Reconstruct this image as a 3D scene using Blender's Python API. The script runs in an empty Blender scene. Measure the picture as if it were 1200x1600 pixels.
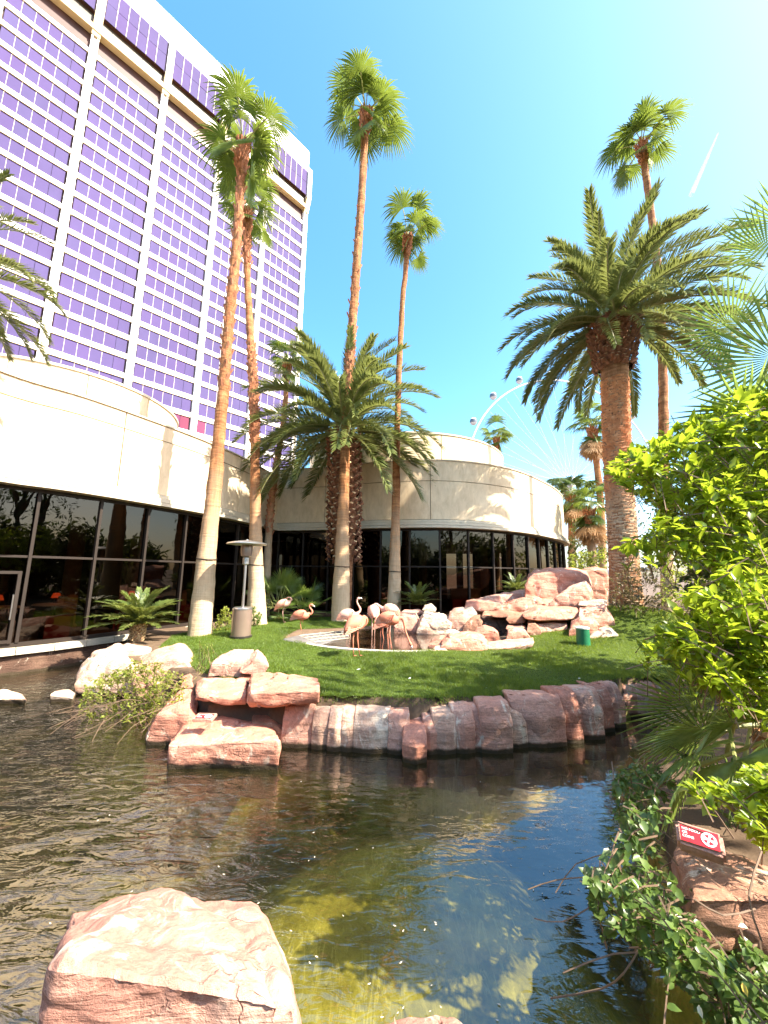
import bpy, bmesh, math, random
import numpy as np
from math import sin, cos, radians as R, pi, sqrt, atan2, exp, hypot
from mathutils import Vector, Matrix, noise, Euler

# ------------------------------------------------------------------ camera, sky, sun, exposure
scn = bpy.context.scene
COL = scn.collection
FPX, PITCH, ROLL, EYE = 590., R(9.3), R(0.6), 2.1
cam = bpy.data.cameras.new('camera'); camo = bpy.data.objects.new('camera', cam); COL.objects.link(camo)
right = Vector((cos(ROLL), -sin(ROLL)*sin(PITCH), sin(ROLL)*cos(PITCH)))
up = Vector((-sin(ROLL), -cos(ROLL)*sin(PITCH), cos(ROLL)*cos(PITCH)))
fwd = Vector((0, cos(PITCH), sin(PITCH)))
mw = Matrix((right, up, -fwd)).transposed().to_4x4(); mw.translation = Vector((0, 0, EYE))
camo.matrix_world = mw
cam.sensor_fit = 'VERTICAL'; cam.sensor_height = 36; cam.lens = FPX/1600*36
cam.clip_start = 0.05; cam.clip_end = 6000
scn.camera = camo

SUN_AZ, SUN_EL = R(114), R(46)          # azimuth measured from +Y towards +X
wd = bpy.data.worlds.new('World'); scn.world = wd; wd.use_nodes = True
nt = wd.node_tree; nt.nodes.clear()
sky = nt.nodes.new('ShaderNodeTexSky'); sky.sky_type = 'NISHITA'; sky.sun_disc = False
sky.sun_elevation = SUN_EL; sky.sun_rotation = SUN_AZ; sky.air_density = 1.0; sky.dust_density = 2.0; sky.ozone_density = 1.4
bg = nt.nodes.new('ShaderNodeBackground'); bg.inputs['Strength'].default_value = 0.145
wo = nt.nodes.new('ShaderNodeOutputWorld')
hs = nt.nodes.new('ShaderNodeHueSaturation'); hs.inputs['Saturation'].default_value = 1.3; hs.inputs['Hue'].default_value = .487
nt.links.new(sky.outputs[0], hs.inputs['Color']); nt.links.new(hs.outputs[0], bg.inputs[0]); nt.links.new(bg.outputs[0], wo.inputs[0])
sl = bpy.data.lights.new('sun', 'SUN'); sl.energy = 4.6; sl.angle = R(0.53); sl.color = (1.0, 0.91, 0.77)
so = bpy.data.objects.new('sun', sl); COL.objects.link(so)
sdir = Vector((sin(SUN_AZ)*cos(SUN_EL), cos(SUN_AZ)*cos(SUN_EL), sin(SUN_EL)))
so.rotation_euler = sdir.to_track_quat('Z', 'Y').to_euler()
scn.view_settings.view_transform = 'Standard'; scn.view_settings.look = 'None'
scn.view_settings.gamma = 1; scn.view_settings.use_curve_mapping = False
scn.view_settings.exposure = 1.95
scn.cycles.max_bounces = 7; scn.cycles.transparent_max_bounces = 16
scn.cycles.caustics_reflective = False; scn.cycles.caustics_refractive = False

# ------------------------------------------------------------------ pixel -> world helpers (authoring aid)
def ray(u, v):
    x = (u-600)/FPX; y = (800-v)/FPX
    a = x*cos(ROLL)-y*sin(ROLL); b = x*sin(ROLL)+y*cos(ROLL)
    return Vector((a, cos(PITCH)-b*sin(PITCH), sin(PITCH)+b*cos(PITCH)))
def at_z(u, v, z):
    d = ray(u, v); t = (z-EYE)/d.z; return Vector((d.x*t, d.y*t, z))
def at_y(u, v, Y):
    d = ray(u, v); t = Y/d.y; return Vector((d.x*t, Y, EYE+d.z*t))

rnd = random.Random(7)
# ------------------------------------------------------------------ object helpers
def tag(o, label=None, cat=None, group=None, kind=None):
    if label: o['label'] = label
    if cat: o['category'] = cat
    if group: o['group'] = group
    if kind: o['kind'] = kind
    return o
def empty(name, loc, label=None, cat=None, group=None, rz=0):
    o = bpy.data.objects.new(name, None); COL.objects.link(o); o.location = loc; o.rotation_euler = (0, 0, rz)
    o.empty_display_size = 0.2
    return tag(o, label, cat, group)
def link(name, me, parent=None, loc=None, mat=None):
    o = bpy.data.objects.new(name, me); COL.objects.link(o)
    if mat is not None and not me.materials: me.materials.append(mat)
    if parent is not None: o.parent = parent
    if loc is not None: o.location = loc
    return o
def mk(name, verts, faces, mat, parent=None, smooth=False, origin=None, auto=None):
    """one mesh object; verts in world coords; if parented to an empty, stored relative to it"""
    me = bpy.data.meshes.new(name)
    off = Vector((0, 0, 0))
    if parent is not None:
        p = parent
        while p is not None: off += p.location; p = p.parent
        if parent.rotation_euler.z: raise RuntimeError('rot')
    V = np.asarray([tuple(v) for v in verts], dtype=float) - np.array(off)
    me.from_pydata(V.tolist(), [], faces); me.materials.append(mat)
    if smooth: me.shade_smooth()
    if auto: me.set_sharp_from_angle(angle=R(auto))
    o = bpy.data.objects.new(name, me); COL.objects.link(o)
    if parent is not None: o.parent = parent
    return o
def wloc(o):
    off = Vector((0, 0, 0))
    while o is not None: off += o.location; o = o.parent
    return off
class MB:
    def __init__(s): s.v = []; s.f = []
    def add(s, vs, fs):
        n = len(s.v); s.v += [tuple(v) for v in vs]; s.f += [[i+n for i in f] for f in fs]
    def box(s, c, sz, rz=0, tilt=0):
        c = Vector(c); m = Matrix.Rotation(rz, 3, 'Z') @ Matrix.Rotation(tilt, 3, 'X')
        vs = [c + m @ Vector((x*sz[0]/2, y*sz[1]/2, z*sz[2]/2)) for x in (-1, 1) for y in (-1, 1) for z in (-1, 1)]
        s.add(vs, [(0, 1, 3, 2), (4, 6, 7, 5), (0, 4, 5, 1), (2, 3, 7, 6), (0, 2, 6, 4), (1, 5, 7, 3)])
    def tube(s, pts, rad, n=8, caps=True):
        pts = [Vector(p) for p in pts]; m = len(pts)
        if not hasattr(rad, '__len__'): rad = [rad]*m
        rings = []
        prevx = None
        for i, p in enumerate(pts):
            t = (pts[min(i+1, m-1)]-pts[max(i-1, 0)]).normalized()
            if prevx is None:
                ax = Vector((0, 0, 1)) if abs(t.z) < .9 else Vector((1, 0, 0))
                x = t.cross(ax).normalized()
            else:
                x = (prevx - t*prevx.dot(t)).normalized()
            y = t.cross(x); prevx = x
            rings.append([p + (x*cos(2*pi*k/n)+y*sin(2*pi*k/n))*rad[i] for k in range(n)])
        vs = [v for r_ in rings for v in r_]; fs = []
        for i in range(m-1):
            for k in range(n):
                fs.append((i*n+k, i*n+(k+1) % n, (i+1)*n+(k+1) % n, (i+1)*n+k))
        if caps: fs += [tuple(range(n-1, -1, -1)), tuple((m-1)*n+k for k in range(n))]
        s.add(vs, fs)
    def lathe(s, c, prof, n=24):
        c = Vector(c); vs = []; fs = []
        for r_, z in prof:
            for k in range(n): vs.append(c+Vector((r_*cos(2*pi*k/n), r_*sin(2*pi*k/n), z)))
        for i in range(len(prof)-1):
            for k in range(n): fs.append((i*n+k, i*n+(k+1) % n, (i+1)*n+(k+1) % n, (i+1)*n+k))
        s.add(vs, fs)
    def make(s, name, mat, parent=None, smooth=False, auto=None):
        return mk(name, s.v, s.f, mat, parent, smooth, auto=auto)

# ------------------------------------------------------------------ materials
def new_mat(name):
    m = bpy.data.materials.new(name); m.use_nodes = True
    n = m.node_tree.nodes; n.clear(); out = n.new('ShaderNodeOutputMaterial')
    return m, m.node_tree, out
def node(t, typ, **kw):
    n = t.nodes.new(typ)
    for k, v in kw.items():
        if k in ('operation', 'blend_type', 'data_type', 'feature', 'distance', 'bands_direction', 'wave_type', 'noise_dimensions'): setattr(n, k, v)
        else: n.inputs[k].default_value = v
    return n
def coords(t, kind='Object', scale=(1, 1, 1), rot=(0, 0, 0), loc=(0, 0, 0)):
    if kind == 'World':
        g = t.nodes.new('ShaderNodeNewGeometry'); src = g.outputs['Position']
    else:
        g = t.nodes.new('ShaderNodeTexCoord'); src = g.outputs[kind]
    mp = t.nodes.new('ShaderNodeMapping'); mp.inputs['Scale'].default_value = scale
    mp.inputs['Rotation'].default_value = rot; mp.inputs['Location'].default_value = loc
    t.links.new(src, mp.inputs[0]); return mp.outputs[0]
def ramp(t, fac, stops, interp='LINEAR'):
    r_ = t.nodes.new('ShaderNodeValToRGB'); r_.color_ramp.interpolation = interp
    e = r_.color_ramp.elements
    while len(e) > 1: e.remove(e[-1])
    e[0].position = stops[0][0]; e[0].color = (*stops[0][1], 1)
    for p, c in stops[1:]:
        x = e.new(p); x.color = (*c, 1)
    t.links.new(fac, r_.inputs[0]); return r_.outputs[0]
def mixc(t, fac, a, b, mode='MIX'):
    m = t.nodes.new('ShaderNodeMix'); m.data_type = 'RGBA'; m.blend_type = mode
    for sock, val in ((m.inputs[0], fac), (m.inputs[6], a), (m.inputs[7], b)):
        if hasattr(val, 'node'): t.links.new(val, sock)
        elif isinstance(val, (int, float)): sock.default_value = val
        else: sock.default_value = (*val, 1)
    return m.outputs[2]
def math_(t, op, a, b=0.0, clamp=False):
    m = t.nodes.new('ShaderNodeMath'); m.operation = op; m.use_clamp = clamp
    for sock, val in ((m.inputs[0], a), (m.inputs[1], b)):
        if hasattr(val, 'node'): t.links.new(val, sock)
        else: sock.default_value = val
    return m.outputs[0]
def noise_n(t, vec, scale, detail=5, rough=.55, dist=0.0):
    n = t.nodes.new('ShaderNodeTexNoise'); n.inputs['Scale'].default_value = scale; n.inputs['Detail'].default_value = detail
    n.inputs['Roughness'].default_value = rough; n.inputs['Distortion'].default_value = dist
    if vec is not None: t.links.new(vec, n.inputs['Vector'])
    return n.outputs['Fac']
def bump(t, h, strength=.4, dist=.02):
    b = t.nodes.new('ShaderNodeBump'); b.inputs['Strength'].default_value = strength; b.inputs['Distance'].default_value = dist
    t.links.new(h, b.inputs['Height']); return b.outputs[0]
def principled(t, out, color, rough=.7, normal=None, spec=.5, metal=0.0):
    p = t.nodes.new('ShaderNodeBsdfPrincipled')
    if hasattr(color, 'node'): t.links.new(color, p.inputs['Base Color'])
    else: p.inputs['Base Color'].default_value = (*color, 1)
    if hasattr(rough, 'node'): t.links.new(rough, p.inputs['Roughness'])
    else: p.inputs['Roughness'].default_value = rough
    p.inputs['Specular IOR Level'].default_value = spec; p.inputs['Metallic'].default_value = metal
    if normal is not None: t.links.new(normal, p.inputs['Normal'])
    if out is not None: t.links.new(p.outputs[0], out.inputs[0])
    return p
def simple(name, color, rough=.6, var=.12, nscale=6, bstr=.15, spec=.5, metal=0.0, bd=.01):
    m, t, out = new_mat(name); v = coords(t, 'Object')
    f = noise_n(t, v, nscale, 6, .6)
    c1 = tuple(c*(1-var) for c in color); c2 = tuple(min(1, c*(1+var)) for c in color)
    col = ramp(t, f, [(.3, c1), (.7, c2)])
    f2 = noise_n(t, v, nscale*6, 3)
    principled(t, out, col, rough, bump(t, f2, bstr, bd), spec, metal); return m

def rock_mat(name, base, light, dark, stain=.5, wet=True, hue=.0):
    m, t, out = new_mat(name)
    w = coords(t, 'World')
    n1 = noise_n(t, w, 1.6, 8, .62, .6); n2 = noise_n(t, w, 7, 8, .7, .4)
    strata = noise_n(t, coords(t, 'World', (1.2, 1.2, 9), (R(16), R(9), 0)), 2.2, 6, .6, .5)
    n3 = noise_n(t, w, 38, 6, .75)
    c = ramp(t, n1, [(.28, dark), (.5, base), (.72, light)])
    c = mixc(t, math_(t, 'MULTIPLY', ramp(t, strata, [(.42, (0, 0, 0)), (.58, (1, 1, 1))]), .38), c, tuple(x*.72 for x in base))
    sp = ramp(t, n3, [(.3, (.72, .72, .72)), (.62, (1.1, 1.1, 1.1))])
    c = mixc(t, 1.0, c, sp, 'MULTIPLY')
    # lime crust patches and streaks
    crust = noise_n(t, coords(t, 'World', (2.0, 2.0, .9)), 2.4, 10, .68, 1.2)
    cm = ramp(t, crust, [(.60-.12*stain, (0, 0, 0)), (.66-.1*stain, (1, 1, 1))])
    cm = math_(t, 'MULTIPLY', cm, ramp(t, n2, [(.35, (.1, .1, .1)), (.6, (.85, .85, .85))]))
    c = mixc(t, cm, c, (.74, .64, .50))
    # cracks
    vo = t.nodes.new('ShaderNodeTexVoronoi'); vo.feature = 'DISTANCE_TO_EDGE'; vo.inputs['Scale'].default_value = 2.1
    dv = t.nodes.new('ShaderNodeVectorMath'); dv.operation = 'ADD'
    nn = t.nodes.new('ShaderNodeTexNoise'); nn.inputs['Scale'].default_value = 3; nn.inputs['Detail'].default_value = 5
    t.links.new(w, nn.inputs['Vector']); t.links.new(w, dv.inputs[0]); t.links.new(nn.outputs['Color'], dv.inputs[1])
    t.links.new(dv.outputs[0], vo.inputs['Vector'])
    crk = ramp(t, vo.outputs['Distance'], [(0, (0, 0, 0)), (.022, (1, 1, 1))])
    gate = ramp(t, n1, [(.45, (1, 1, 1)), (.6, (0, 0, 0))])
    crk = math_(t, 'MAXIMUM', crk, gate)
    c = mixc(t, math_(t, 'MULTIPLY', math_(t, 'SUBTRACT', 1.0, crk), .45), c, (.16, .07, .05))
    rough = .82
    if wet:   # algae and damp stain just above the water
        sx = t.nodes.new('ShaderNodeSeparateXYZ'); t.links.new(w, sx.inputs[0])
        zz = math_(t, 'ADD', sx.outputs[2], math_(t, 'MULTIPLY', n2, -.07))
        wm = ramp(t, zz, [(.0, (1, 1, 1)), (.012, (.9, .9, .9)), (.035, (0, 0, 0))])
        c = mixc(t, wm, c, (.05, .035, .018))
    h = math_(t, 'ADD', math_(t, 'MULTIPLY', n2, .7), math_(t, 'MULTIPLY', n3, .35))
    h = math_(t, 'ADD', h, math_(t, 'MULTIPLY', strata, .9)); h = math_(t, 'ADD', h, math_(t, 'MULTIPLY', crk, .3))
    principled(t, out, c, rough, bump(t, h, .75, .035), .3)
    return m
def leaf_mat(name, c1, c2, trans=.35, rough=.4, hue_per_obj=.0, scale=3.0, tcol=None, spec=.45):
    m, t, out = new_mat(name)
    w = coords(t, 'World'); f = noise_n(t, w, scale, 3, .6)
    f2 = noise_n(t, w, scale*9, 2, .5)
    f = math_(t, 'ADD', math_(t, 'MULTIPLY', f, .6), math_(t, 'MULTIPLY', f2, .4))
    col = ramp(t, f, [(.30, tuple(x*.75 for x in c1)), (.40, c1), (.60, c2), (.72, (c2[0]*1.35, c2[1]*1.18, c2[2]))])
    p = principled(t, None, col, rough, None, spec)
    tr = t.nodes.new('ShaderNodeBsdfTranslucent')
    tc = tcol or tuple(min(1, c*1.9) for c in c2)
    tcc = mixc(t, f, tuple(x*.7 for x in tc), tc); t.links.new(tcc, tr.inputs[0])
    mx = t.nodes.new('ShaderNodeMixShader'); mx.inputs[0].default_value = trans
    t.links.new(p.outputs[0], mx.inputs[1]); t.links.new(tr.outputs[0], mx.inputs[2]); t.links.new(mx.outputs[0], out.inputs[0])
    return m

def schlick(t, nrm=None, f0=.035):
    g = t.nodes.new('ShaderNodeNewGeometry'); d = t.nodes.new('ShaderNodeVectorMath'); d.operation = 'DOT_PRODUCT'
    t.links.new(nrm if nrm is not None else g.outputs['Normal'], d.inputs[0]); t.links.new(g.outputs['Incoming'], d.inputs[1])
    c = math_(t, 'ABSOLUTE', d.outputs['Value']); c = math_(t, 'POWER', math_(t, 'SUBTRACT', 1.0, c, True), 5)
    return math_(t, 'ADD', math_(t, 'MULTIPLY', c, 1-f0), f0, True)
M = {}
M['rock'] = rock_mat('red_sandstone', (.54, .24, .16), (.66, .37, .27), (.42, .165, .11), .3)
M['rock_pale'] = rock_mat('pale_sandstone', (.62, .44, .32), (.74, .60, .46), (.52, .28, .2), .9)
M['rock_pink'] = rock_mat('pink_sandstone', (.60, .32, .23), (.74, .48, .37), (.50, .23, .16), .45)
M['rock_wall'] = rock_mat('edging_sandstone', (.60, .38, .27), (.74, .56, .42), (.50, .26, .18), .6)
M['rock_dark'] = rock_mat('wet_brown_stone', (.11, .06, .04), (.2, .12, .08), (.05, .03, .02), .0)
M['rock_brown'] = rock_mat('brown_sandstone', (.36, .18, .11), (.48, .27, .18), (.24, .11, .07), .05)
M['rock_fore'] = rock_mat('weathered_pink_sandstone', (.50, .26, .19), (.66, .44, .34), (.40, .17, .12), .5)
M['fan'] = leaf_mat('fan_palm_green', (.03, .058, .009), (.095, .14, .022), .28, .36, tcol=(.36, .46, .06), scale=1.2)
M['fan_dry'] = leaf_mat('dry_fan_straw', (.35, .2, .09), (.5, .32, .16), .25, .7)
M['date'] = leaf_mat('date_palm_green', (.06, .085, .016), (.20, .22, .07), .28, .32, tcol=(.34, .38, .10), scale=1.6, spec=.6)
M['cham'] = leaf_mat('low_fan_palm_green', (.08, .13, .025), (.20, .28, .07), .35, .35, tcol=(.45, .6, .12), scale=2.5)
M['cycad'] = leaf_mat('cycad_green', (.05, .085, .02), (.16, .2, .05), .3, .35, tcol=(.45, .5, .1))
M['shrub'] = leaf_mat('glossy_leaf', (.08, .14, .012), (.25, .33, .022), .42, .3, tcol=(.62, .78, .05), scale=2.2, spec=.55)
M['bushy'] = leaf_mat('small_yellow_green_leaf', (.12, .16, .025), (.27, .31, .05), .4, .45, tcol=(.6, .66, .1), scale=2)
M['vine'] = leaf_mat('creeper_leaf', (.055, .10, .025), (.13, .2, .045), .35, .35, tcol=(.35, .5, .1), scale=3)
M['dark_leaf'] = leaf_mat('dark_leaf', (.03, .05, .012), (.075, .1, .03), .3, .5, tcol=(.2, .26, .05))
M['purple_leaf'] = leaf_mat('bronze_leaf', (.08, .06, .035), (.2, .17, .10), .3, .5, tcol=(.3, .25, .1))
M['grass'] = leaf_mat('grass_blade', (.055, .10, .012), (.13, .20, .025), .35, .5, tcol=(.40, .52, .05), scale=1.0)
M['twig'] = simple('twig_bark', (.2, .13, .08), .8, .3)
M['yellow_leaf'] = leaf_mat('yellowed_leaf', (.6, .4, .05), (.75, .5, .1), .3, .5)
M['flower'] = leaf_mat('cream_flower', (.75, .72, .5), (.85, .82, .6), .3, .5)
def trunk_mat(name, c1, c2, c3, zpaint=None):
    m, t, out = new_mat(name); w = coords(t, 'World')
    rings = noise_n(t, coords(t, 'World', (1, 1, 12)), 1.4, 6, .7, .3)
    f = noise_n(t, w, 3.2, 8, .7); g = noise_n(t, coords(t, 'World', (22, 22, 1.6)), 1.0, 6, .7)
    c = ramp(t, f, [(.3, c1), (.5, c2), (.72, c3)])
    c = mixc(t, 1.0, c, ramp(t, rings, [(.36, (.55, .5, .45)), (.56, (1.08, 1.08, 1.08))]), 'MULTIPLY')
    c = mixc(t, 1.0, c, ramp(t, g, [(.3, (.7, .66, .62)), (.55, (1.05, 1.05, 1.05))]), 'MULTIPLY')
    if zpaint:   # bark weathers to pale grey tan near the ground
        sx = t.nodes.new('ShaderNodeSeparateXYZ'); t.links.new(w, sx.inputs[0])
        zz = math_(t, 'ADD', sx.outputs[2], math_(t, 'MULTIPLY', math_(t, 'SUBTRACT', f, .5), 3.2))
        k = ramp(t, math_(t, 'MULTIPLY', zz, 1/6.), [(zpaint[0]/6., (1, 1, 1)), (zpaint[1]/6., (0, 0, 0))])
        pale = mixc(t, g, (.40, .28, .16), (.70, .55, .36))
        c = mixc(t, k, c, pale)
    h = math_(t, 'ADD', rings, math_(t, 'MULTIPLY', g, .6))
    principled(t, out, c, .85, bump(t, h, .8, .03), .2); return m
M['trunk'] = trunk_mat('fan_palm_bark', (.17, .065, .028), (.33, .145, .06), (.50, .27, .12), (1.3, 5.0))
M['boots'] = simple('shredded_leaf_bases', (.34, .13, .06), .85, .5, 9, .6)
M['canary_trunk'] = trunk_mat('date_palm_bark', (.2, .09, .045), (.36, .18, .09), (.5, .31, .17), None)
M['canary_boots'] = simple('cut_frond_bases', (.20, .085, .045), .8, .55, 14, .6)
M['cut_end'] = simple('cut_end_tan', (.55, .38, .2), .8, .25, 14, .5)
M['petiole'] = simple('petiole_green', (.30, .32, .10), .5, .25)
M['rachis'] = simple('rachis_olive', (.22, .22, .09), .5, .25)
M['soil'] = simple('soil', (.13, .085, .055), .95, .3, 3, .5, bd=.03)
M['white_paint'] = simple('white_stucco', (.82, .80, .76), .6, .03, 2)
M['chrome'] = simple('brushed_steel', (.55, .53, .5), .3, .08, 3, .05, metal=.9)
M['bronze'] = simple('bronze_enamel', (.30, .22, .17), .35, .08, 3, .05, metal=.5)
M['black'] = simple('black_metal', (.03, .025, .02), .4, .1, 4, .05)
M['frame'] = simple('dark_bronze_frame', (.03, .022, .017), .65, .1, 4, .05, spec=.2)
M['kerb'] = simple('pale_stone_tile', (.5, .44, .34), .75, .2, 5, .4)
M['concrete'] = simple('pale_concrete', (.55, .5, .43), .85, .15, 5, .4)
M['grey_stone'] = simple('wet_grey_stone', (.17, .16, .15), .45, .3, 6, .5)
M['green_paint'] = simple('green_plastic', (.02, .17, .08), .4, .15, 5, .1)
M['cap_white'] = simple('white_plastic', (.78, .78, .74), .4, .05, 5, .05)
M['red'] = simple('red_print', (.62, .010, .018), .45, .05, 5, .02)
M['white'] = simple('white_print', (.85, .83, .8), .45, .03, 5, .02)
M['pink'] = simple('flamingo_pink', (.66, .22, .13), .75, .12, 22, .6)
M['pale_pink'] = simple('flamingo_pale', (.74, .43, .33), .75, .10, 22, .6)
M['wing_pink'] = simple('flamingo_wing', (.70, .33, .22), .8, .16, 30, .6)
M['bird_leg'] = simple('bird_leg', (.8, .55, .45), .5, .1)
M['beak'] = simple('beak_black', (.03, .03, .03), .4, .1)
M['wheel_white'] = simple('pale_painted_steel', (.72, .75, .82), .5, .05, .1, .0)  # steel colour paled towards the sky to imitate distance haze

# fascia: travertine-like stucco with soft mottling
m, t, out = new_mat('cream_stucco'); w = coords(t, 'World')
a = noise_n(t, w, .55, 7, .6, .8); b = noise_n(t, coords(t, 'World', (1, 1, .35)), 5, 8, .7, .5); c3 = noise_n(t, w, 60, 3)
c = ramp(t, a, [(.3, (.66, .51, .33)), (.52, (.71, .56, .37)), (.7, (.76, .62, .43))])
c = mixc(t, 1.0, c, ramp(t, b, [(.3, (.80, .77, .73)), (.6, (1.03, 1.03, 1.03))]), 'MULTIPLY')
principled(t, out, c, .7, bump(t, math_(t, 'ADD', b, math_(t, 'MULTIPLY', c3, .4)), .25, .015), .3); M['stucco'] = m
M['trim'] = simple('cream_trim', (.56, .48, .35), .6, .08, 4, .15)

def glass_mat(name, tint, refl=.10, rough=.015, wob=.0, strength=1.0):
    m, t, out = new_mat(name)
    tr = t.nodes.new('ShaderNodeBsdfTransparent'); tr.inputs[0].default_value = (*tint, 1)
    gl = t.nodes.new('ShaderNodeBsdfGlossy'); gl.inputs['Roughness'].default_value = rough; gl.inputs[0].default_value = (.62, .56, .48, 1)
    fac = math_(t, 'ADD', math_(t, 'MULTIPLY', schlick(t), strength), refl, True)
    if wob:
        nb = bump(t, noise_n(t, coords(t, 'World'), 1.3, 2), wob, .02); t.links.new(nb, gl.inputs['Normal'])
    mx = t.nodes.new('ShaderNodeMixShader'); t.links.new(fac, mx.inputs[0])
    t.links.new(tr.outputs[0], mx.inputs[1]); t.links.new(gl.outputs[0], mx.inputs[2]); t.links.new(mx.outputs[0], out.inputs[0])
    return m
M['glass'] = glass_mat('bronze_tinted_glass', (.12, .085, .06), .03, .01, .15)

# tower panes: violet reflective
def tower_pane(name, col):
    m, t, out = new_mat(name)
    oi = t.nodes.new('ShaderNodeObjectInfo'); w = coords(t, 'World')
    f = noise_n(t, w, .035, 3); g = noise_n(t, coords(t, 'World', (1, 1, .5)), .5, 3)
    c = ramp(t, math_(t, 'ADD', math_(t, 'MULTIPLY', f, .7), math_(t, 'MULTIPLY', g, .3)), [(.35, tuple(x*.85 for x in col)), (.65, tuple(min(1, x*1.15) for x in col))])
    c = mixc(t, math_(t, 'MULTIPLY', oi.outputs['Random'], .35), c, (.10, .055, .17))
    principled(t, out, c, .6, None, .02, .0); return m
M['violet'] = tower_pane('violet_mirror_glass', (.084, .070, .160))
M['mauve'] = tower_pane('mauve_mirror_glass', (.17, .045, .07))
M['blue_pane'] = tower_pane('pale_blue_glass', (.15, .22, .5))
M['tower_white'] = simple('tower_white', (.82, .79, .76), .6, .03, .2, .05)
M['tower_cream'] = simple('tower_gold_trim', (.62, .48, .24), .5, .1, .5, .05)
M['tower_dark'] = simple('tower_dark_recess', (.06, .02, .014), .6, .4, .6, .1)
M['tower_brown'] = simple('tower_brown_band', (.05, .035, .015), .5, .4, .6, .1)

# ground materials
m, t, out = new_mat('lawn_turf'); w = coords(t, 'World')
f = noise_n(t, w, .9, 5); g = noise_n(t, w, 30, 4, .7)
c = mixc(t, g, (.035, .06, .008), (.08, .12, .018)); c = mixc(t, math_(t, 'MULTIPLY', f, .35), c, (.09, .12, .02))
principled(t, out, c, .9, bump(t, g, .8, .04), .15)
M['turf'] = m
# pond bed + bank soil by height, caustic-like yellow streaks painted into the colour
m, t, out = new_mat('pond_bed_algae'); w = coords(t, 'World')
n1 = noise_n(t, w, .9, 6, .6, .3); n2 = noise_n(t, w, 5, 6, .7)
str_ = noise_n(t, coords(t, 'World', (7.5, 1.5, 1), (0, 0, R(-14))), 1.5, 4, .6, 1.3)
caustic_streak = ramp(t, str_, [(.52, (0, 0, 0)), (.57, (1, 1, 1)), (.61, (0, 0, 0))])
caustic_streak = math_(t, 'MULTIPLY', caustic_streak, ramp(t, n1, [(.4, (0, 0, 0)), (.58, (1, 1, 1))]))
sx = t.nodes.new('ShaderNodeSeparateXYZ'); t.links.new(w, sx.inputs[0])
c = ramp(t, n1, [(.3, (.20, .18, .06)), (.5, (.37, .34, .10)), (.68, (.52, .48, .18))])
c = mixc(t, 1.0, c, ramp(t, n2, [(.3, (.5, .5, .5)), (.65, (1.2, 1.2, 1.2))]), 'MULTIPLY')
c = mixc(t, math_(t, 'MULTIPLY', caustic_streak, .7), c, (.72, .66, .30))
c = mixc(t, ramp(t, math_(t, 'ADD', sx.outputs[2], math_(t, 'MULTIPLY', n1, .3)), [(-0.0, (0, 0, 0)), (.001, (0, 0, 0))]) if False else mixc(t, math_(t, 'MULTIPLY', math_(t, 'ADD', math_(t, 'ADD', sx.outputs[2], 1.25), math_(t, 'MULTIPLY', math_(t, 'SUBTRACT', n1, .5), 1.2)), 1.6, True), (0, 0, 0), (1, 1, 1)), (.035, .028, .015), c)  # deep bed darkened in colour, standing in for light the water absorbs
soil = mixc(t, n2, (.07, .045, .03), (.2, .14, .09))
c = mixc(t, ramp(t, sx.outputs[2], [(.08, (0, 0, 0)), (.16, (1, 1, 1))]), c, soil)
principled(t, out, c, .9, bump(t, n2, .5, .04), .1)
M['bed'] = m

def water_mat(name, tint, s1, bs, refl_add=.0, murk=(.05, .05, .018), murk_f=.25):
    m, t, out = new_mat(name)
    w1 = coords(t, 'World', (1.0, 2.6, 1), (0, 0, R(22)))
    w2 = coords(t, 'World', (1, 1.3, 1), (0, 0, R(-15)))
    a = noise_n(t, w1, s1, 3, .5, .7); b = noise_n(t, w2, s1*.42, 2, .5, .4)
    reg = noise_n(t, coords(t, 'World', (1, 1, 1), (0, 0, 0), (3.3, 1.7, 0)), .45, 2, .5)
    # choppier towards the left inflow, calmer at the right bank
    sx = t.nodes.new('ShaderNodeSeparateXYZ'); t.links.new(coords(t, 'World'), sx.inputs[0])
    k = ramp(t, math_(t, 'ADD', math_(t, 'MULTIPLY', sx.outputs[0], -.22), math_(t, 'MULTIPLY', reg, .8)), [(.3, (.10, .10, .10)), (.9, (1, 1, 1))])
    h = math_(t, 'ADD', math_(t, 'MULTIPLY', a, .5), b)
    h = math_(t, 'MULTIPLY', h, k)
    nb = bump(t, h, 1.0, bs)
    tr = t.nodes.new('ShaderNodeBsdfTransparent'); tr.inputs[0].default_value = (*tint, 1)
    df = t.nodes.new('ShaderNodeBsdfDiffuse'); df.inputs[0].default_value = (*murk, 1)
    mx0 = t.nodes.new('ShaderNodeMixShader'); mx0.inputs[0].default_value = murk_f
    t.links.new(tr.outputs[0], mx0.inputs[1]); t.links.new(df.outputs[0], mx0.inputs[2])
    gl = t.nodes.new('ShaderNodeBsdfGlossy'); gl.inputs['Roughness'].default_value = .02
    t.links.new(nb, gl.inputs['Normal'])
    fac = math_(t, 'ADD', math_(t, 'MULTIPLY', schlick(t, nb), 1.35), refl_add, True)
    mx = t.nodes.new('ShaderNodeMixShader'); t.links.new(fac, mx.inputs[0])
    t.links.new(mx0.outputs[0], mx.inputs[1]); t.links.new(gl.outputs[0], mx.inputs[2]); t.links.new(mx.outputs[0], out.inputs[0])
    return m
M['water'] = water_mat('pond_water_surface', (.72, .70, .42), 4.2, .055, .12, (.07, .065, .035), .12)
M['pool_water'] = water_mat('pool_water_surface', (.5, .38, .28), 9, .02, .05, (.06, .035, .02), .4)

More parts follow.
